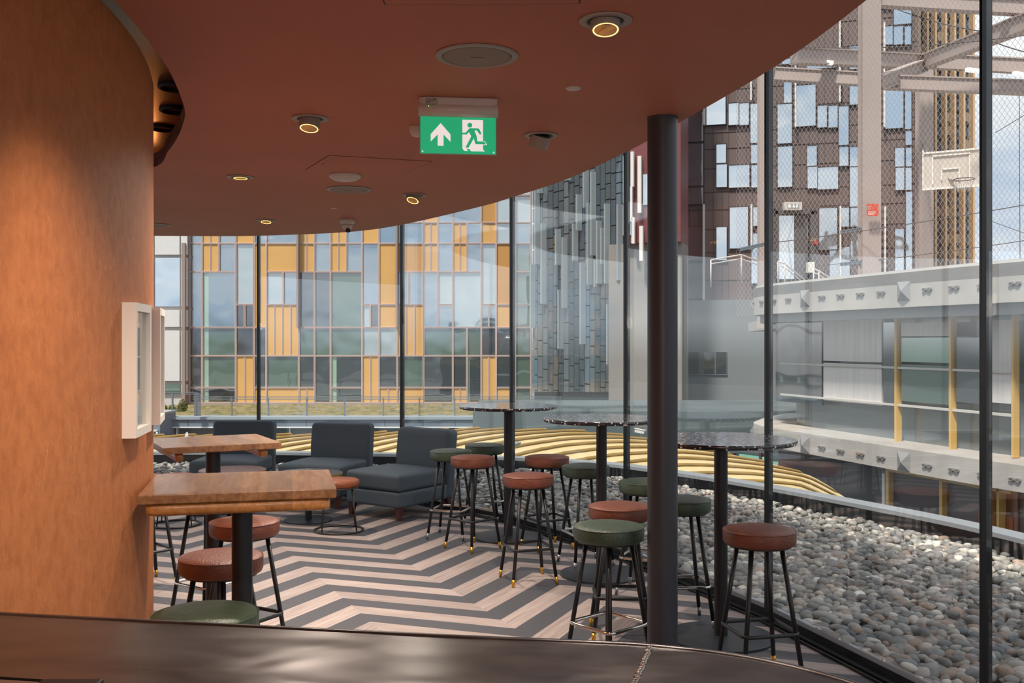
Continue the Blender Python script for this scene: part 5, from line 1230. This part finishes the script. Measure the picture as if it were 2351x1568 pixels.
rstrip(0.6, 0.95, -0.27, 2.1, 'inner_wall', mat('ring_glass', (116, 122, 122), 0.15, spec=0.9))
rstrip(0.20, 0.8, -8.5, -0.68, 'base_wall', mat('base_dark', (78, 76, 80), 0.55))
RP1 = Plane((5.91, 22), (7.92, 15.4)); RP1.O = RP1.O-RP1.n*0.35
# bring the facade plane behind the band; n points to the left (viewer side)
for (xa, ya, xb, yb2, mm) in ((1786, 700, 1892, 925, G_dark), (1896, 735, 2030, 830, mat('reflection_streaks', (206, 200, 196), 0.7, var=0.08, vscale=2, vstretch=(4, 4, .2))), (1896, 835, 2030, 925, MATS['reflection_streaks']), (2034, 740, 2066, 925, G_dark), (2075, 775, 2190, 832, G_pale), (2075, 838, 2190, 925, G_green), (2200, 775, 2262, 925, G_dark), (2268, 735, 2335, 925, MATS['reflection_streaks']), (2075, 740, 2190, 772, MATS['reflection_streaks'])):
    q = MB(); RP1.pxbox(q, xa, ya, xb, yb2, 0.0, 0.06); relp(q.build('glazing_panel', mm), rg)  # pale streaked panels have the glass reflections painted in as colour
M_gm = mat('gold_mullion', (206, 166, 96), 0.4)
for xx in (2068, 2194, 2338):
    q = MB(); RP1.pxbox(q, xx-2.5, 715, xx+2.5, 1050, 0.0, 0.12); relp(q.build('mullion', M_gm), rg)  # gold bars stand in for reflections of the yellow building
for yy_ in (728, 834, 905):
    q = MB(); t0_, zz = RP1.hit(1800, yy_); t1_, _ = RP1.hit(2340, yy_); RP1.box(q, t0_, t1_, zz-.02, zz+.02, 0, 0.10); relp(q.build('transom', MATS['coping_pale']), rg)
# bolts + pyramid brackets on the bands
rcl = [0.0]
for a_, b_3 in zip(rc[:-1], rc[1:]): rcl.append(rcl[-1]+(b_3-a_).length)
def on_band(dist, z, kind):
    i = min(max(int(np.searchsorted(rcl, dist))-1, 0), len(rc)-2); c_ = rc[i].lerp(rc[i+1], (dist-rcl[i])/(rcl[i+1]-rcl[i])); d_ = (rc[i+1]-rc[i]).normalized()
    RF = Plane(c_, c_+d_); RF.O = RF.O+RF.n*0.352; q = MB()
    if kind == 'bolt':
        for k_ in (-1, 1): RF.box(q, k_*.06-.028, k_*.06+.028, z-.028, z+.028, -0.02, 0.035)
        RF.box(q, -.11, .11, z-.010, z+.014, -0.02, 0.035)
        relp(q.build('bolt', mat('bolt_grey', (140, 134, 128), 0.5, 0.3)), rg)
    else:
        s_ = 0.17; a_ = [RF.w(-s_, z-s_, 0), RF.w(s_, z-s_, 0), RF.w(s_, z+s_, 0), RF.w(-s_, z+s_, 0), RF.w(s_*.5, z, 0.13)]
        q.add(a_, [(0, 1, 4), (1, 2, 4), (2, 3, 4), (3, 0, 4)]); relp(q.build('bracket', mat('bracket_grey', (150, 148, 146), 0.5, 0.3)), rg)
for k in range(19):
    for z in (2.48, -0.50):
        on_band(4.9+k*0.60, z, 'bracket' if k % 5 == 1 else 'bolt')
# ground-floor timber glazing with warm interior
q = MB(); RP1.pxbox(q, 2068, 1100, 2360, 1300, 0.14, 0.20)
relp(q.build('shop_glazing', mat('warm_glass', (74, 60, 58), 0.2, spec=0.8, rgb2=(150, 90, 50), vscale=0.9)), rg)
for xx, w_ in ((2072, 7), (2197, 7), (2308, 6), (2330, 6)):
    q = MB(); RP1.pxbox(q, xx-w_/2, 1070, xx+w_/2, 1320, 0.15, 0.34); relp(q.build('timber_mullion', M_gm), rg)
q = MB(); RP1.pxbox(q, 2072, 1098, 2360, 1106, 0.15, 0.34); relp(q.build('timber_transom', M_gm), rg)
q = MB(); RP1.pxbox(q, 2060, 1085, 2066, 1300, 0.15, 0.34); relp(q.build('white_jamb', MATS['white_paint']), rg)
for k, (xa, xb, ya) in enumerate(((2110, 2160, 1165), (2200, 2290, 1190), (2290, 2350, 1210))):
    q = MB(); RP1.pxbox(q, xa, ya-30, xb, ya, -0.1, 0.215); relp(q.build('orange_counter', mat('counter_orange', (150, 84, 40), 0.5)), rg)
# teal shopfront and low buildings between the canopy and the ring
TS = Plane((P(1550, 0, 30).x, 30), (P(1850, 0, 26).x, 26)); ts = empty('teal_shopfront', (8, 28, -6)); tag(ts, 'teal glass shopfront low down behind the nearest round table', 'shopfront')
q = MB(); TS.pxbox(q, 1545, 1036, 1842, 1140, -2, 0.0); relp(q.build('wall', mat('teal_dark', (60, 76, 78), 0.4)), ts)
for (xa, xb, mm) in ((1630, 1668, 'a'), (1700, 1762, 'a'), (1766, 1800, 'b'), (1802, 1834, 'a')):
    q = MB(); TS.pxbox(q, xa, 1046 if mm == 'a' else 1060, xb, 1115, 0.0, 0.06); relp(q.build('glass_panel', mat('teal_glass', (128, 184, 166), 0.15, var=0.08, spec=0.8)), ts)
for xa in (1685, 1748): q = MB(); TS.pxbox(q, xa, 1040, xa+5, 1115, 0.0, 0.1); relp(q.build('red_post', mat('maroon', (84, 44, 50), 0.4)), ts)
# low dark block and street level slab between glass tower and court
lb_ = MB(); lb_.box((P(1640, 0, 46).x, 46, -3.0-0.55), (22, 8, 4.4)); tag(lb_.build('low_block', mat('block_teal_grey', (86, 96, 98), 0.5, var=0.15, vscale=0.4)), 'low dark grey block beneath the glass tower, behind the middle table', 'building')
# white security camera on its pole outside
cc = empty('outdoor_camera', tuple(P(1469, 1012, 17.2))); tag(cc, 'white security camera on a thin pole beyond the canopy roof, left of the column', 'security camera')
c_ = P(1468, 990, 17.2)
q = MB(); q.box((0, 0, 0), (0.15, 0.09, 0.06), M=Matrix.Translation(c_) @ Matrix.Rotation(R(12), 4, 'Y')); q.box((0, 0, 0.035), (0.18, 0.11, 0.012), M=Matrix.Translation(c_) @ Matrix.Rotation(R(12), 4, 'Y')); relp(q.build('housing', MATS['box_white']), cc)
relp(MB().tube([tuple(c_+Vector((0.03, 0, -0.02))), tuple(c_+Vector((0.03, 0, -0.10))), tuple(c_+Vector((0.03, 0.02, -1.8)))], 0.012, 8).build('pole', M_white), cc)
# landing and deck of the sports court
dk = MB(); dk.prism([(7.6, 27.0), (7.3, 24.0), (9.8, 19.5), (22, 17.5), (22, 40), (9.5, 40)], 2.0, 2.35); tag(dk.build('court_deck', M_conc), 'raised concrete deck carrying the rooftop sports court', 'deck')
